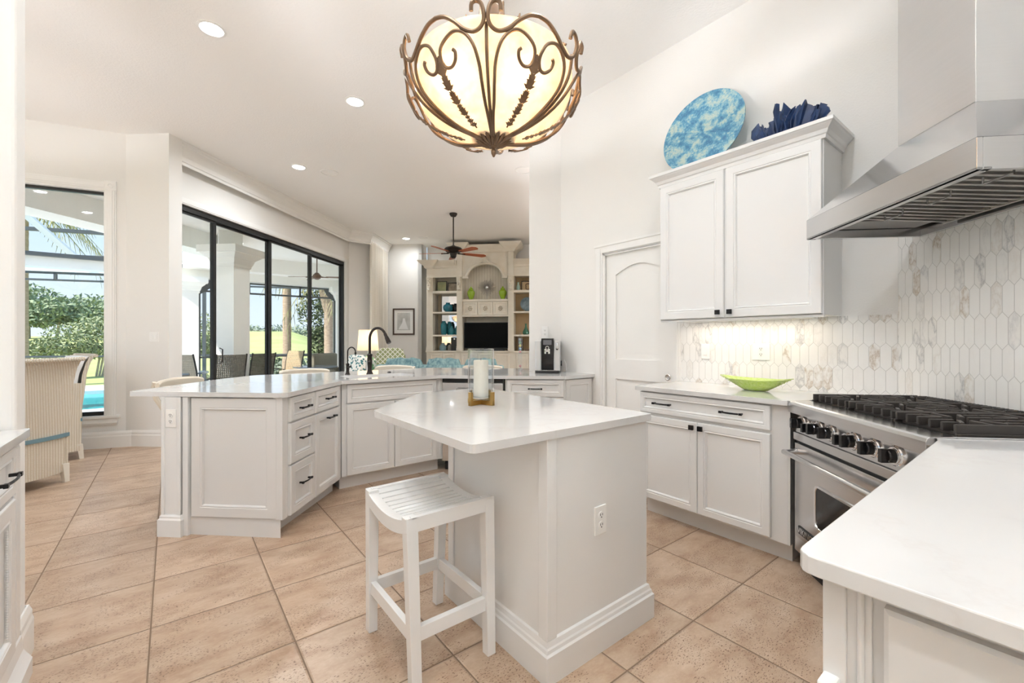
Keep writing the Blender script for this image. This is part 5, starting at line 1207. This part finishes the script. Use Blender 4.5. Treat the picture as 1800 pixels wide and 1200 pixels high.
def far_room():
    # framed wedding picture on the far wall
    M = T(4.36, 10.69, 0, R(-45)); px = .37; p = M @ Vector((.425, -.002, 1.39))
    f = root('framed_photograph', 'dark framed black and white photograph on the far wall', 'picture', tuple(p), R(-45))
    w, h, b = .285, .67, .035
    q = MB(); q.box(-w, w, -.03, 0, 0, b); q.box(-w, w, -.03, 0, h - b, h); q.box(-w, -w + b, -.03, 0, b, h - b); q.box(w - b, w, -.03, 0, b, h - b); q.build('frame', mat('dark_walnut', (.07, .04, .03), .4), f, bevel=.003)
    MB().box(-w + b, w - b, -.012, -.006, b, h - b).build('mat_board', plate_m, f)
    MB().box(-.17, .17, -.0145, -.012, .12, .56).build('photograph', mat('grey_photograph', (.42, .42, .40), .5, noise=(4, (.70, .70, .68), .2)), f)
    d = MB(); d.prism([(-.14, .14), (.12, .14), (.06, .30), (.03, .42), (-.02, .42), (-.04, .30)], -.0005, .0005, Matrix.Translation((0, -.0155, 0)) @ Matrix.Rotation(R(90), 4, 'X')); d.build('photograph_figure', mat('photo_white', (.85, .85, .85), .5), f)
    # drapes
    dm = mat('cream_drape', (.80, .75, .66), .85, bump=(60, .15)); g = G(dm); tc = g.n('ShaderNodeTexCoord'); sp = g.n('ShaderNodeSeparateXYZ'); g.L(tc.outputs['Object'], sp.inputs[0])
    wv = g.M('MULTIPLY', g.M('GREATER_THAN', g.M('SINE', g.M('MULTIPLY', sp.outputs[2], 150)), .3), g.M('GREATER_THAN', g.M('SINE', g.M('MULTIPLY', sp.outputs[0], 170)), .2))
    g.L(g.mix(g.M('MULTIPLY', wv, .35), (.82, .775, .70), (.62, .56, .46)), g.b.inputs['Base Color'])
    A, B = Vector((3.60, 9.84)), Vector((4.33, 10.68)); L = (B - A).length; dr = (B - A).normalized(); nr = Vector((dr.y, -dr.x)); n = 150
    path = [(A + dr * (L * k / n) + nr * (.045 * math.sin(k * .55) + .012 * math.sin(k * 1.7))) for k in range(n + 1)]
    rs = [[(p.x, p.y, z) for p in path] + [((p - nr * .006).x, (p - nr * .006).y, z) for p in path[::-1]] for z in (.02, 1.2, 2.4, 3.52)]
    o = MB().rings(rs).build('drapes', dm, smooth=True); tag(o, 'floor length cream pleated drapes under the pelmet', 'curtain')
    rod = MB().tube([tuple(A) + (3.53,), tuple(B) + (3.53,)], .014, 10).build('curtain_rod', bronze_m, smooth=True); tag(rod, 'slim rod carrying the cream drapes behind the pelmet', 'rod')
    # sofa
    teal = mat('teal_tweed', (.10, .21, .25), .85, noise=(24, (.34, .50, .50), .18, (1, 1, .3)), bump=(150, .3))
    u, v = W2(-1.35, 7.95); s = root('sofa', 'long teal tweed sofa behind the peninsula counter', 'sofa', (u, v, 0), R(-45))
    MB().box(-1.2, 1.2, 0, .95, .08, .42).build('base', teal, s, bevel=.03, seg=3); MB().box(-1.2, 1.2, -.02, .18, .40, .80).build('backrest', teal, s, bevel=.05, seg=3)
    for sx in (-1, 1): MB().box(sx * 1.2 - .1, sx * 1.2 + .1, 0, .95, .08, .64).build('arm', teal, s, bevel=.06, seg=3)
    for i, (x0, x1) in enumerate(((-1.10, -.30), (-.29, .42), (.43, 1.10))):
        MB().box(x0, x1, .22, .94, .42, .56).build('seat_cushion', teal, s, bevel=.04, seg=3)
        cx, hw = (x0 + x1) / 2, (x1 - x0) / 2; rs = []
        for k in range(11):
            t = k / 10 * 2 - 1; e = (1 - abs(t) ** 6); rs.append([(cx + hw * t, .14 + (.10 * e + .02) * math.cos(a) * (1 if math.cos(a) > 0 else .9), .72 + (.20 * e ** .3 + .012 * math.sin(k * 2 + i)) * math.sin(a)) for a in [2 * math.pi * j / 16 for j in range(16)]])
        MB().rings(rs).build('back_cushion', teal, s, smooth=True)
    for x in (-1.1, 1.1):
        for y in (.08, .86): MB().box(x - .03, x + .03, y - .03, y + .03, 0, .08).build('foot', blackp_m, s)
    # patterned armchairs
    tre = mat('green_trellis_fabric', (.8, .8, .7), .8); g = G(tre); tc = g.n('ShaderNodeTexCoord'); sp = g.n('ShaderNodeSeparateXYZ'); g.L(tc.outputs['Object'], sp.inputs[0])
    s1 = g.M('ABSOLUTE', g.M('SINE', g.M('MULTIPLY', g.M('ADD', sp.outputs[0], sp.outputs[2]), 30))); s2 = g.M('ABSOLUTE', g.M('SINE', g.M('MULTIPLY', g.M('SUBTRACT', sp.outputs[0], sp.outputs[2]), 30)))
    g.L(g.mix(g.M('LESS_THAN', g.M('MINIMUM', s1, s2), .38), (.36, .40, .20), (.86, .86, .78)), g.b.inputs['Base Color'])
    dot = mat('speckled_teal_fabric', (.8, .8, .7), .8); g = G(dot); tc = g.n('ShaderNodeTexCoord'); vo = g.n('ShaderNodeTexVoronoi'); vo.inputs['Scale'].default_value = 24; g.L(tc.outputs['Object'], vo.inputs['Vector'])
    g.L(g.mix(g.M('LESS_THAN', vo.outputs['Distance'], .42), (.88, .86, .80), (.06, .20, .21)), g.b.inputs['Base Color'])
    def armchair(X, Y, an, m, back, label, w=.36, top=1.0):
        u, v = W2(X, Y); a = root('armchair', label, 'armchair', (u, v, 0), an)
        MB().box(-w, w, -.35, .35, .10, .44).build('seat', m, a, bevel=.05, seg=3)
        MB().rings([[(-ww, -.36 - o_, z), (ww, -.36 - o_, z), (ww, -.24 - o_, z), (-ww, -.24 - o_, z)] for z, ww, o_ in ((.15, w * .9, 0), (.6, w, .02), (.85, w * .98, .05), (top - .04, w * .86, .07), (top, w * .55, .075))]).build('backrest', m, a, bevel=.03, seg=3)
        for sx in (-1, 1): MB().box(sx * w - .06, sx * w + .06, -.38, .36, .08, .62).build('arm', back, a, bevel=.03, seg=3)
        MB().rings([[(-ww, -.40 - o_, z), (ww, -.40 - o_, z), (ww, -.365 - o_, z), (-ww, -.365 - o_, z)] for z, ww, o_ in ((.12, w * 1.02, 0), (.6, w * 1.05, .02), (.93, w * 1.0, .06))]).build('outer_back', back, a, bevel=.01)
        for x in (-w + .05, w - .05):
            for y in (-.3, .3): MB().box(x - .022, x + .022, y - .022, y + .022, 0, .10).build('leg', blackp_m, a)
    armchair(-2.62, 9.3, R(-45 + 180 + 20), tre, tre, 'green trellis patterned armchair behind the teal sofa', .32, 1.08)
    armchair(-2.72, 6.65, R(100), dot, cush_m, 'white framed armchair in speckled teal fabric left of the taps', .24, 1.02)
    # lamp on a side table
    u, v = W2(-2.80, 8.45); tb = root('side_table', 'small white side table carrying the table lamp', 'table', (u, v, 0))
    MB().lathe([(0, .58), (.27, .58), (.275, .60), (.27, .62), (0, .62)], 32).build('table_top', trim_m, tb, smooth=True); MB().lathe([(0, 0), (.18, 0), (.16, .03), (.03, .06), (.03, .58), (0, .58)], 24).build('pedestal', trim_m, tb, smooth=True)
    l = root('table_lamp', 'table lamp with a white drum shade and green patterned body', 'lamp', (u, v, .621))
    MB().lathe([(0, 0), (.08, 0), (.08, .015), (.06, .02), (.13, .08), (.165, .16), (.15, .25), (.08, .31), (.03, .33), (0, .33)], 32).build('lamp_body', mat('leaf_pattern_ceramic', (.80, .82, .74), .25, noise=(11, (.12, .30, .14), .05)), l, smooth=True)
    MB().tube([(0, 0, .33), (0, 0, .60)], .008, 8).build('stem', chrome_m, l)
    sh = D.materials.new('lamp_shade'); sh.use_nodes = True; nt = sh.node_tree; nt.nodes.clear(); o_ = nt.nodes.new('ShaderNodeOutputMaterial'); mx = nt.nodes.new('ShaderNodeMixShader'); a_ = nt.nodes.new('ShaderNodeBsdfTranslucent'); b_ = nt.nodes.new('ShaderNodeBsdfDiffuse')
    a_.inputs[0].default_value = (.95, .85, .72, 1); b_.inputs[0].default_value = (.88, .86, .82, 1); mx.inputs[0].default_value = .45; nt.links.new(a_.outputs[0], mx.inputs[1]); nt.links.new(b_.outputs[0], mx.inputs[2]); nt.links.new(mx.outputs[0], o_.inputs[0])
    MB().lathe([(.20, .43), (.17, .83), (.167, .83), (.197, .43)], 40, cap=False).build('lamp_shade', sh, l, smooth=True)
    la = D.lights.new('lamp_bulb', 'POINT'); la.energy = 2.5; la.color = (1, .82, .62); la.shadow_soft_size = .05; lo = D.objects.new('lamp_bulb', la); COL.objects.link(lo); lo.parent = l; lo.location = (.03, 0, .66)
far_room()
#@@OUT
# ---------------------------------------------------------------- outdoors
stucco_m = mat('patio_stucco', (.92, .91, .87), .8, bump=(40, .2)); deck_m = mat('patio_stone', (.70, .67, .66), .7, noise=(2, (.76, .72, .70), .2))
dark_al = mat('dark_aluminium', (.10, .11, .115), .4, .5); lawn_m = mat('lawn', (.40, .44, .15), .9, noise=(.25, (.52, .55, .22), .2))
def outdoors():
    pool = rnd([(-9, 11.3), (-.7, 11.3), (-.7, 15.4), (-9, 15.4)], .6, 5)
    deck = [(-5.25, 6.35), (-2.66, 7.66), (-.42, 7.06), (-.12, 7.0), (3.17, 10.26), (3.70, 10.26), (4.45, 11.06), (5.3, 10.5), (9, 6.8), (14, 8), (14, 17.2), (-20, 17.2), (-20, 2), (-5.25, 2)]
    struct(holed(deck, [pool], -.20, -.04).build('patio_floor', deck_m), 'lavender grey stone patio and pool deck')
    wm = mat('pool_water', (.02, .42, .50), .06, noise=(3, (.05, .55, .62), .2), bump=(5, .25))
    o = MB().prism(pool, -.30, -.13).build('pool_water', wm); tag(o, 'turquoise swimming pool water beyond the nook window', 'pool', kind='stuff')
    # covered patio: ceiling, beams, columns
    cl = [(-2.0, 7.55), (-1.1, 8.0), (.45, 9.55), (1.15, 10.2), (1.0, 12.4), (9, 12.4), (9, 6.9), (5.3, 10.55), (4.45, 11.1), (3.7, 10.32), (3.15, 10.3), (-.1, 7.05), (-.42, 7.12)]
    struct(MB().prism(cl, 3.2, 3.32).build('patio_ceiling', stucco_m))
    def beam(name, a, b, w, z0, z1, off=0):
        a, b = Vector(a), Vector(b); an = math.atan2((b - a).y, (b - a).x); o = MB().box(0, (b - a).length, -w / 2 + off, w / 2 + off, z0, z1).build(name, stucco_m); o.location = (a.x, a.y, 0); o.rotation_euler = (0, 0, an); return struct(o)
    beam('patio_beam', (-3.9, 4.75 - .2), (.86, 9.3), .55, 2.86, 3.2) if False else beam('patio_beam', (-1.7, 6.95 + .75), (.95, 9.3 + 1.05 - .0), .45, 2.86, 3.2)
    beam('patio_beam', (.84, 9.2), (.95, 12.3), .36, 2.86, 3.2)
    beam('patio_beam', (.2, 12.0), (9, 12.0), .5, 2.85, 3.2); beam('patio_beam', (-4.5, 12.25), (9, 12.25), .28, 2.66, 2.86)
    struct(MB().box(-4.5, .2, 12.0, 12.5, 2.86, 2.93).build('patio_roof_edge', dark_al))
    def column(u, v, rz, label, w=.19, top=2.86):
        c = root('patio_column', label, 'column', (u, v, -.04), rz, 'patio columns'); t = top + .04
        MB().box(-w, w, -w, w, 0, t - .30).build('shaft', stucco_m, c)
        MB().rings([[(-w - e, -w - e, z), (w + e, -w - e, z), (w + e, w + e, z), (-w - e, w + e, z)] for z, e in ((t - .34, .0), (t - .34, .02), (t - .30, .02), (t - .28, .035), (t - .20, .06), (t - .14, .13), (t - .12, .14), (t - .12, .17), (t, .17))]).build('capital', stucco_m, c)
        MB().rings([[(-w - e, -w - e, z), (w + e, -w - e, z), (w + e, w + e, z), (-w - e, w + e, z)] for z, e in ((0, .05), (.16, .05), (.18, .02), (.2, 0))]).build('column_base', stucco_m, c)
    column(.84, 9.02, R(45), 'square white patio column nearest the sliding doors'); column(.31, 12.2, 0, 'white patio column seen at the left end of the sliding doors', .18, 2.66)
    column(3.66, 12.2, 0, 'white patio column at the right end of the screened opening', .17, 2.66); column(-4.3, 12.2, 0, 'far white patio column beside the pool', .18, 2.66)
    s = root('screen_frame', 'dark aluminium screen frame between the patio columns', 'screen')
    for z in (2.60, 2.36, .84): MB().box(.49, 3.49, 12.17, 12.22, z, z + .04).build('rail', dark_al, s)
    for x in (.49, 1.47, 2.6, 3.45): MB().box(x, x + .04, 12.17, 12.22, 2.36, 2.64).build('post', dark_al, s)
    for x, sg in ((.49, 1), (3.49, -1)):
        MB().box(min(x, x + sg * .04), max(x, x + sg * .04), 12.17, 12.22, -.04, 2.4).build('jamb', dark_al, s); MB().prism([(x, 2.62), (x + sg * .30, 2.62), (x + sg * .22, 2.45), (x + sg * .1, 2.35), (x, 2.28)], -12.21, -12.18, Matrix.Rotation(R(90), 4, 'X')).build('corner_bracket', dark_al, s)
    # pool cage seen through the nook window
    cg = root('pool_cage', 'dark and white pool cage framing above the pool', 'screen')
    P0 = Vector((-12.29, 12.0)); dr = Vector((.951, .309))
    def cb(a, b, z, h, w, m, n='rail'):
        p, q = P0 + dr * a, P0 + dr * b; p, q = Vector(W2(*p)), Vector(W2(*q)); nn = (q - p).normalized(); nn = Vector((-nn.y, nn.x)) * w / 2
        MB().prism([tuple(p + nn), tuple(q + nn), tuple(q - nn), tuple(p - nn)], z, z + h).build(n, m, cg)
    cb(-6, 9, 4.22, .10, .08, dark_al); cb(-6, 9, 3.53, .09, .08, dark_al); cb(-6, 9, 3.13, .40, .12, stucco_m, 'gutter_beam'); cb(-6, 9, 3.07, .06, .06, dark_al); cb(-6, 9, 2.88, .05, .06, dark_al); cb(-6, 9, .78, .05, .06, dark_al)
    for a in (-4.5, -.28, 4, 8): cb(a, a + .06, 2.9, .2, .06, dark_al, 'post')
    for a in (-4.5, 3.2, 8): cb(a, a + .08, -.04, 3.2, .08, dark_al, 'post')
    a, b = Vector((*W2(-12.0, 12.0), 3.50)), Vector((*W2(-10.3, 8.7), 4.25)); MB().tube([a, b], .11, 4, flat=.5).build('rafter', stucco_m, cg)
    # terrain
    n, m_ = 44, 40; vs = []; fs = []
    for j in range(m_ + 1):
        Y = 11 + 130 * (j / m_) ** 1.7
        for i in range(n + 1):
            X = -2.2 * Y + 2.4 * Y * i / n; h = max(0., min(1., (Y - 24) / 46)); h = h * h * (3 - 2 * h); sr = X / Y
            k = max(0., min(1., (-.40 - sr) / .09)); vs.append((*W2(X, Y), -.42 + 3.1 * h * k * (1 - .25 * max(0, min(1, (-.62 - sr) / .4)))))
    for j in range(m_):
        for i in range(n): a = j * (n + 1) + i; fs.append((a, a + 1, a + n + 2, a + n + 1))
    vs = [v for v in vs]; me = MB(); me.add(vs, fs); o = me.build('lawn', lawn_m, smooth=True); tag(o, 'mown golf course green rising beyond the patio', 'lawn', kind='stuff')
    struct(MB().box(-150, 150, -60, 160, -.60, -.50).build('ground', lawn_m))
    # planting
    leafs = {}
    def leaf_m(n, c, c2): m = mat(n, c, .7, noise=(2.5, c2, .2)); leafs[n] = m; return m
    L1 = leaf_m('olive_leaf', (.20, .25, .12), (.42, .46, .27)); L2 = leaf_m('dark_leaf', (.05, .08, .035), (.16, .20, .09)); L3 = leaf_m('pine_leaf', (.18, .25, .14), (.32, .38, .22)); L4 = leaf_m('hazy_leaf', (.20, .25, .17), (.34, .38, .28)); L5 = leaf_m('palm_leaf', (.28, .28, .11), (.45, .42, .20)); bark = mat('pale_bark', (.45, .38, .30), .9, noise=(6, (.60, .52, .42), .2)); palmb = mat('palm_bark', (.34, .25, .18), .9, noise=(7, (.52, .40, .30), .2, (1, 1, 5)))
    def leaves(blobs, n, sz, seed):
        q = random.Random(seed); mb = MB()
        for (c, r) in blobs:
            for _ in range(n):
                d = Vector((q.gauss(0, 1), q.gauss(0, 1), q.gauss(0, 1))).normalized() * (q.random() ** .4)
                p = Vector((c[0] + d.x * r[0], c[1] + d.y * r[1], c[2] + d.z * r[2])); a = Vector((q.gauss(0, 1), q.gauss(0, 1), q.gauss(0, 1))).normalized() * sz * q.uniform(.6, 1.3); b = a.orthogonal().normalized() * a.length * .45
                mb.add([p - a, p + b, p + a, p - b], [(0, 1, 2, 3)])
        return mb
    def tree(name, label, cat, X, Y, blobs, n, sz, lm, trunks, seed=1, z=-.42, grp=None):
        u, v = W2(X, Y); t = root(name, label, cat, (u, v, z), 0, grp)
        leaves(blobs, n, sz, seed).build('foliage', lm, t)['kind'] = 'stuff'
        for tr, r in trunks: MB().tube(tr, r, 7).build('trunk', bark, t, smooth=True)
        return t
    tree('young_tree', 'slim leafy tree behind the left patio column', 'tree', -11.4, 16, [((0, 0, 2.0), (.85, .85, .8)), ((.2, .1, 1.4), (.6, .6, .4))], 900, .07, L1, [([(0, 0, 0), (.05, 0, .7), (.15, 0, 1.5)], [.05, .04, .03]), ([(0, 0, .1), (-.2, 0, .9), (-.25, 0, 1.6)], [.04, .03, .02])], 3)
    tree('hedge', 'dark clipped hedge behind the near patio column', 'hedge', -10.6, 18, [((-.7, -.5, .55), (.9, .7, .5)), ((.3, .3, .6), (.9, .7, .45)), ((1.1, .9, .5), (.7, .6, .4))], 900, .07, L2, [], 4)
    tree('flower_bed', 'low flowering bed beside the patio column', 'flower bed', -10.2, 14.6, [((0, 0, .25), (.9, .6, .3)), ((.9, .7, .22), (.8, .6, .28))], 500, .05, leaf_m('flower_mix', (.30, .36, .10), (.60, .45, .40)), [], 6, z=-.3)
    tree('spiky_shrub', 'grassy spiky shrub at the foot of the tall palm', 'shrub', -9.0, 18.5, [((0, 0, .45), (1.2, 1.0, .45))], 1100, .12, L4, [], 8)
    tree('leafy_tree', 'dark leafy tree at the right end of the sliding doors', 'tree', -7.6, 17, [((0, 0, 3.0), (.75, .75, 1.3)), ((.2, 0, 1.6), (.5, .5, .7))], 1100, .085, L2, [([(0, 0, 0), (.1, 0, 2)], [.08, .06])], 9)
    tree('crape_myrtle', 'multi stemmed crape myrtle beyond the nook window', 'tree', -19.4, 19.5, [((.0, 0, 1.9), (1.3, 1.2, .6)), ((.7, .4, 2.3), (1.0, .9, .5)), ((-1.0, -.6, 1.3), (.8, .7, .45)), ((.2, .2, 1.2), (.9, .8, .4))], 1000, .085, L1, [([(.5 + .1 * i, .35, 0), (.6 + .12 * i, .4, .8), (.5 + .3 * i, .4, 2.0)], [.045, .04, .03]) for i in range(4)], 11)
    for i, (X, Y, h, w) in enumerate([(-64.5, 58, 7.4, 3.4), (-59.5, 57, 5.6, 3.0), (-62, 64, 6.6, 4.0), (-56, 60, 5.6, 3.4)]):
        tree('pine_tree', ['tall rounded pine at the left of the nook window', 'lower pine beside the tall rounded one', 'broad pine in the middle of the nook window', 'pine at the right of the nook window'][i], 'tree', X, Y, [((0, 0, h * .75), (w, w, h * .28)), ((w * .5, 0, h * .55), (w * .6, w * .6, h * .2)), ((-w * .5, -w * .3, h * .5), (w * .6, w * .6, h * .2))], 800, .32, L3, [([(0, 0, 0), (0, 0, h * .6)], [.18, .12])], 20 + i, z=1.2)
    q = random.Random(4)
    for i in range(16):
        s_ = -.66 + .026 * i; Y = 118 + q.uniform(-6, 6); h = q.uniform(2.2, 4.2); w = q.uniform(3, 5)
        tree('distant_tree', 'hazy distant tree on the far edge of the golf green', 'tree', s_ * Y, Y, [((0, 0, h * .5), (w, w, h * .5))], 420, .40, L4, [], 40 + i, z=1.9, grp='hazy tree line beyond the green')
    def palm(X, Y, r, H, label, boots=False, seed=1):
        u, v = W2(X, Y); p = root('palm_tree', label, 'tree', (u, v, -.42)); q = random.Random(seed)
        k = 40; MB().tube([(0, 0, H * i / k) for i in range(k + 1)], [r * (1.25 - .3 * min(1, i / 8)) * (1.04 if i % 2 else 1) for i in range(k + 1)], 12).build('trunk', palmb, p, smooth=True)
        if boots: MB().lathe([(r, H - 1.5), (r * 1.5, H - 1.2), (r * 2.2, H - .5), (r * 2.0, H), (0, H + .1)], 12).build('frond_boots', palmb, p)
        f = MB()
        for i in range(26):
            a = q.uniform(0, 6.28); L = q.uniform(1.7, 2.4); up = q.uniform(-.5, 1.1); ca, sa = math.cos(a), math.sin(a)
            pts = [Vector((ca * L * t, sa * L * t, H + up * L * t * .8 - 1.3 * (L * t) ** 2 * .28)) for t in (0, .25, .5, .75, 1)]
            f.tube(pts, [.025, .02, .015, .01, .005], 4)
            for j in range(1, 16):
                t = j / 16 * 4; i0 = int(t); b = pts[i0].lerp(pts[min(4, i0 + 1)], t - i0); d = (pts[min(4, i0 + 1)] - pts[i0]).normalized(); sd = Vector((-sa, ca, 0))
                for s in (-1, 1): e = b + sd * s * .42 * (1 - j / 22) + d * .25 - Vector((0, 0, .28)); f.add([b, b + d * .05, e, e - d * .02], [(0, 1, 2, 3)])
        f.build('fronds', L5, p)['kind'] = 'stuff'
    palm(-8.6, 16.6, .155, 6.5, 'tall palm with a bare trunk seen through the third door panel', seed=2)
    palm(-6.75, 16, .17, 4.2, 'palm with brown frond stubs at the right end of the doors', True, seed=3)
    palm(-17.3, 15.3, .20, 6.6, 'tall palm at the left edge of the nook window', seed=5)
    # patio furniture
    sling = mat('brown_sling_mesh', (.16, .15, .12), .7); sl2 = mat('tan_sling_mesh', (.42, .32, .20), .7)
    for m0 in (sling, sl2):
        g = G(m0); tc = g.n('ShaderNodeTexCoord'); sp = g.n('ShaderNodeSeparateXYZ'); g.L(tc.outputs['Object'], sp.inputs[0])
        a1 = g.M('SINE', g.M('MULTIPLY', g.M('ADD', sp.outputs[1], sp.outputs[2]), 110)); a2 = g.M('SINE', g.M('MULTIPLY', g.M('SUBTRACT', sp.outputs[1], sp.outputs[2]), 110))
        g.L(g.M('SUBTRACT', 1.0, g.M('MULTIPLY', g.M('GREATER_THAN', g.M('MULTIPLY', a1, a2), .1), .55)), g.b.inputs['Alpha'])
    def sling_chair(X, Y, an, label, m=sling, w=.225):
        u, v = W2(X, Y); c = root('patio_chair', label, 'chair', (u, v, -.04), an)
        rs = [[(x, -w, z), (x, w, z), (x - .012, w, z - .004), (x - .012, -w, z - .004)] for x, z in ((-.11, 1.06), (-.085, .98), (-.05, .80), (-.03, .62), (.0, .48), (.06, .44), (.25, .44), (.46, .46))]
        MB().rings(rs).build('sling', m, c)
        for s in (-1, 1):
            MB().tube([(-.115, s * w, 1.07), (-.055, s * w, .8), (-.03, s * w, .6), (.02, s * w, .44), (.45, s * w, .45), (.48, s * w, .40), (.44, s * w, 0.012)], .013, 8).build('side_frame', blackp_m, c, smooth=True)
            MB().tube([(-.10, s * w, .012), (.0, s * w, .42), (-.02, s * (w + .03), .64), (.20, s * (w + .04), .67), (.38, s * (w + .02), .64), (.42, s * w, .45)], .012, 8).build('arm_frame', blackp_m, c, smooth=True)
        return c
    sling_chair(-5.22, 7.00, R(40), 'brown sling patio chair at the left end of the outdoor table'); sling_chair(-4.58, 7.02, R(110), 'dark sling patio chair behind the first black door stile'); sling_chair(-4.48, 7.72, R(120), 'dark sling patio chair in the second door panel'); sling_chair(-4.85, 9.55, R(200), 'tan sling patio chair in the third door panel', sl2, .30)
    def ptable(X, Y, r, label):
        u, v = W2(X, Y); t = root('patio_table', label, 'table', (u, v, -.04)); MB().lathe([(0, .74), (r, .74), (r, .765), (0, .765)], 40).build('table_top', mat('blue_grey_glass', (.20, .26, .34), .08) if 'blue_grey_glass' not in D.materials else D.materials['blue_grey_glass'], t, smooth=True)
        MB().tube([(0, 0, 0), (0, 0, .74)], .04, 10).build('pedestal', blackp_m, t)
    ptable(-5.5, 7.15, .42, 'blue grey glass outdoor dining table between the sling chairs'); ptable(-4.0, 8.85, .42, 'small round outdoor table before the tan chair')
    u, v = W2(-4.25, 10.4); s = root('outdoor_sofa', 'grey wicker outdoor loveseat at the right end of the patio', 'sofa', (u, v, -.04), R(30)); om = mat('grey_wicker', (.24, .22, .17), .8)
    MB().box(-.4, .4, -.35, .35, .1, .42).build('seat', om, s, bevel=.03); MB().box(-.38, .38, .25, .36, .1, .98).build('backrest', om, s, bevel=.05); MB().box(-.44, -.34, -.35, .36, .1, .62).build('arm', om, s, bevel=.02); MB().box(.34, .44, -.35, .36, .1, .62).build('arm', om, s, bevel=.02); MB().box(-.35, .35, -.3, .3, 0, .1).build('base', om, s)
    fan('outdoor_fan', -.449 * 9.8, 9.8, 2.68, 3.2, .62, 'brown three blade outdoor fan under the patio ceiling', mat('walnut_blade', (.20, .12, .07), .5), mat('brown_metal', (.16, .10, .07), .4, .5), (12, 132, 186), .05, False)
outdoors()
#@@P4END
# ---------------------------------------------------------------- ceiling lights
def can(u, v, i):
    o = root('recessed_light', CANL[i] if i < len(CANL) else 'added round recessed fill light outside this view', 'light', (u, v, CH), 0, 'recessed ceiling lights')  # fallback label: unseen lights added to raise the room brightness
    MB().lathe([(.098, -.001), (.10, -.006), (.080, -.010), (.078, -.001)], 36, cap=False).build('trim_ring', trim_m, o, smooth=True)
    MB().lathe([(0, -.004), (.078, -.004), (.078, -.002), (0, -.002)], 32).build('lens', lampglow_m, o)
    la = D.lights.new('can_lamp', 'AREA'); la.shape = 'DISK'; la.size = .15; la.energy = CANW * (.7 if i == 3 else 2.2 if u + v > 6.9 else 1); la.color = (.90, .96, 1); la.spread = R(170)
    lo = D.objects.new('can_lamp', la); COL.objects.link(lo); lo.parent = o; lo.location = (0, 0, -.013)
CANW = 5.5
CANL = ['large round recessed light nearest the viewer, above the peninsula', 'round recessed light left of the chandelier', 'small round recessed light over the sliding doors', 'farthest recessed light near the drapes']
for i, (u, v) in enumerate([(.25, 4.126), (1.477, 4.479), (1.412, 6.657), (4.432, 9.752), (.2, 1.2), (1.45, .75), (-.4, -1.6), (-.4, -3.0), (-3.2, 4.6), (7.0, 4.0), (-.4, .2), (8.3, 2.8), (6.6, 2.2), (8.6, 4.6), (-3.4, 3.4)]): can(u, v, i)
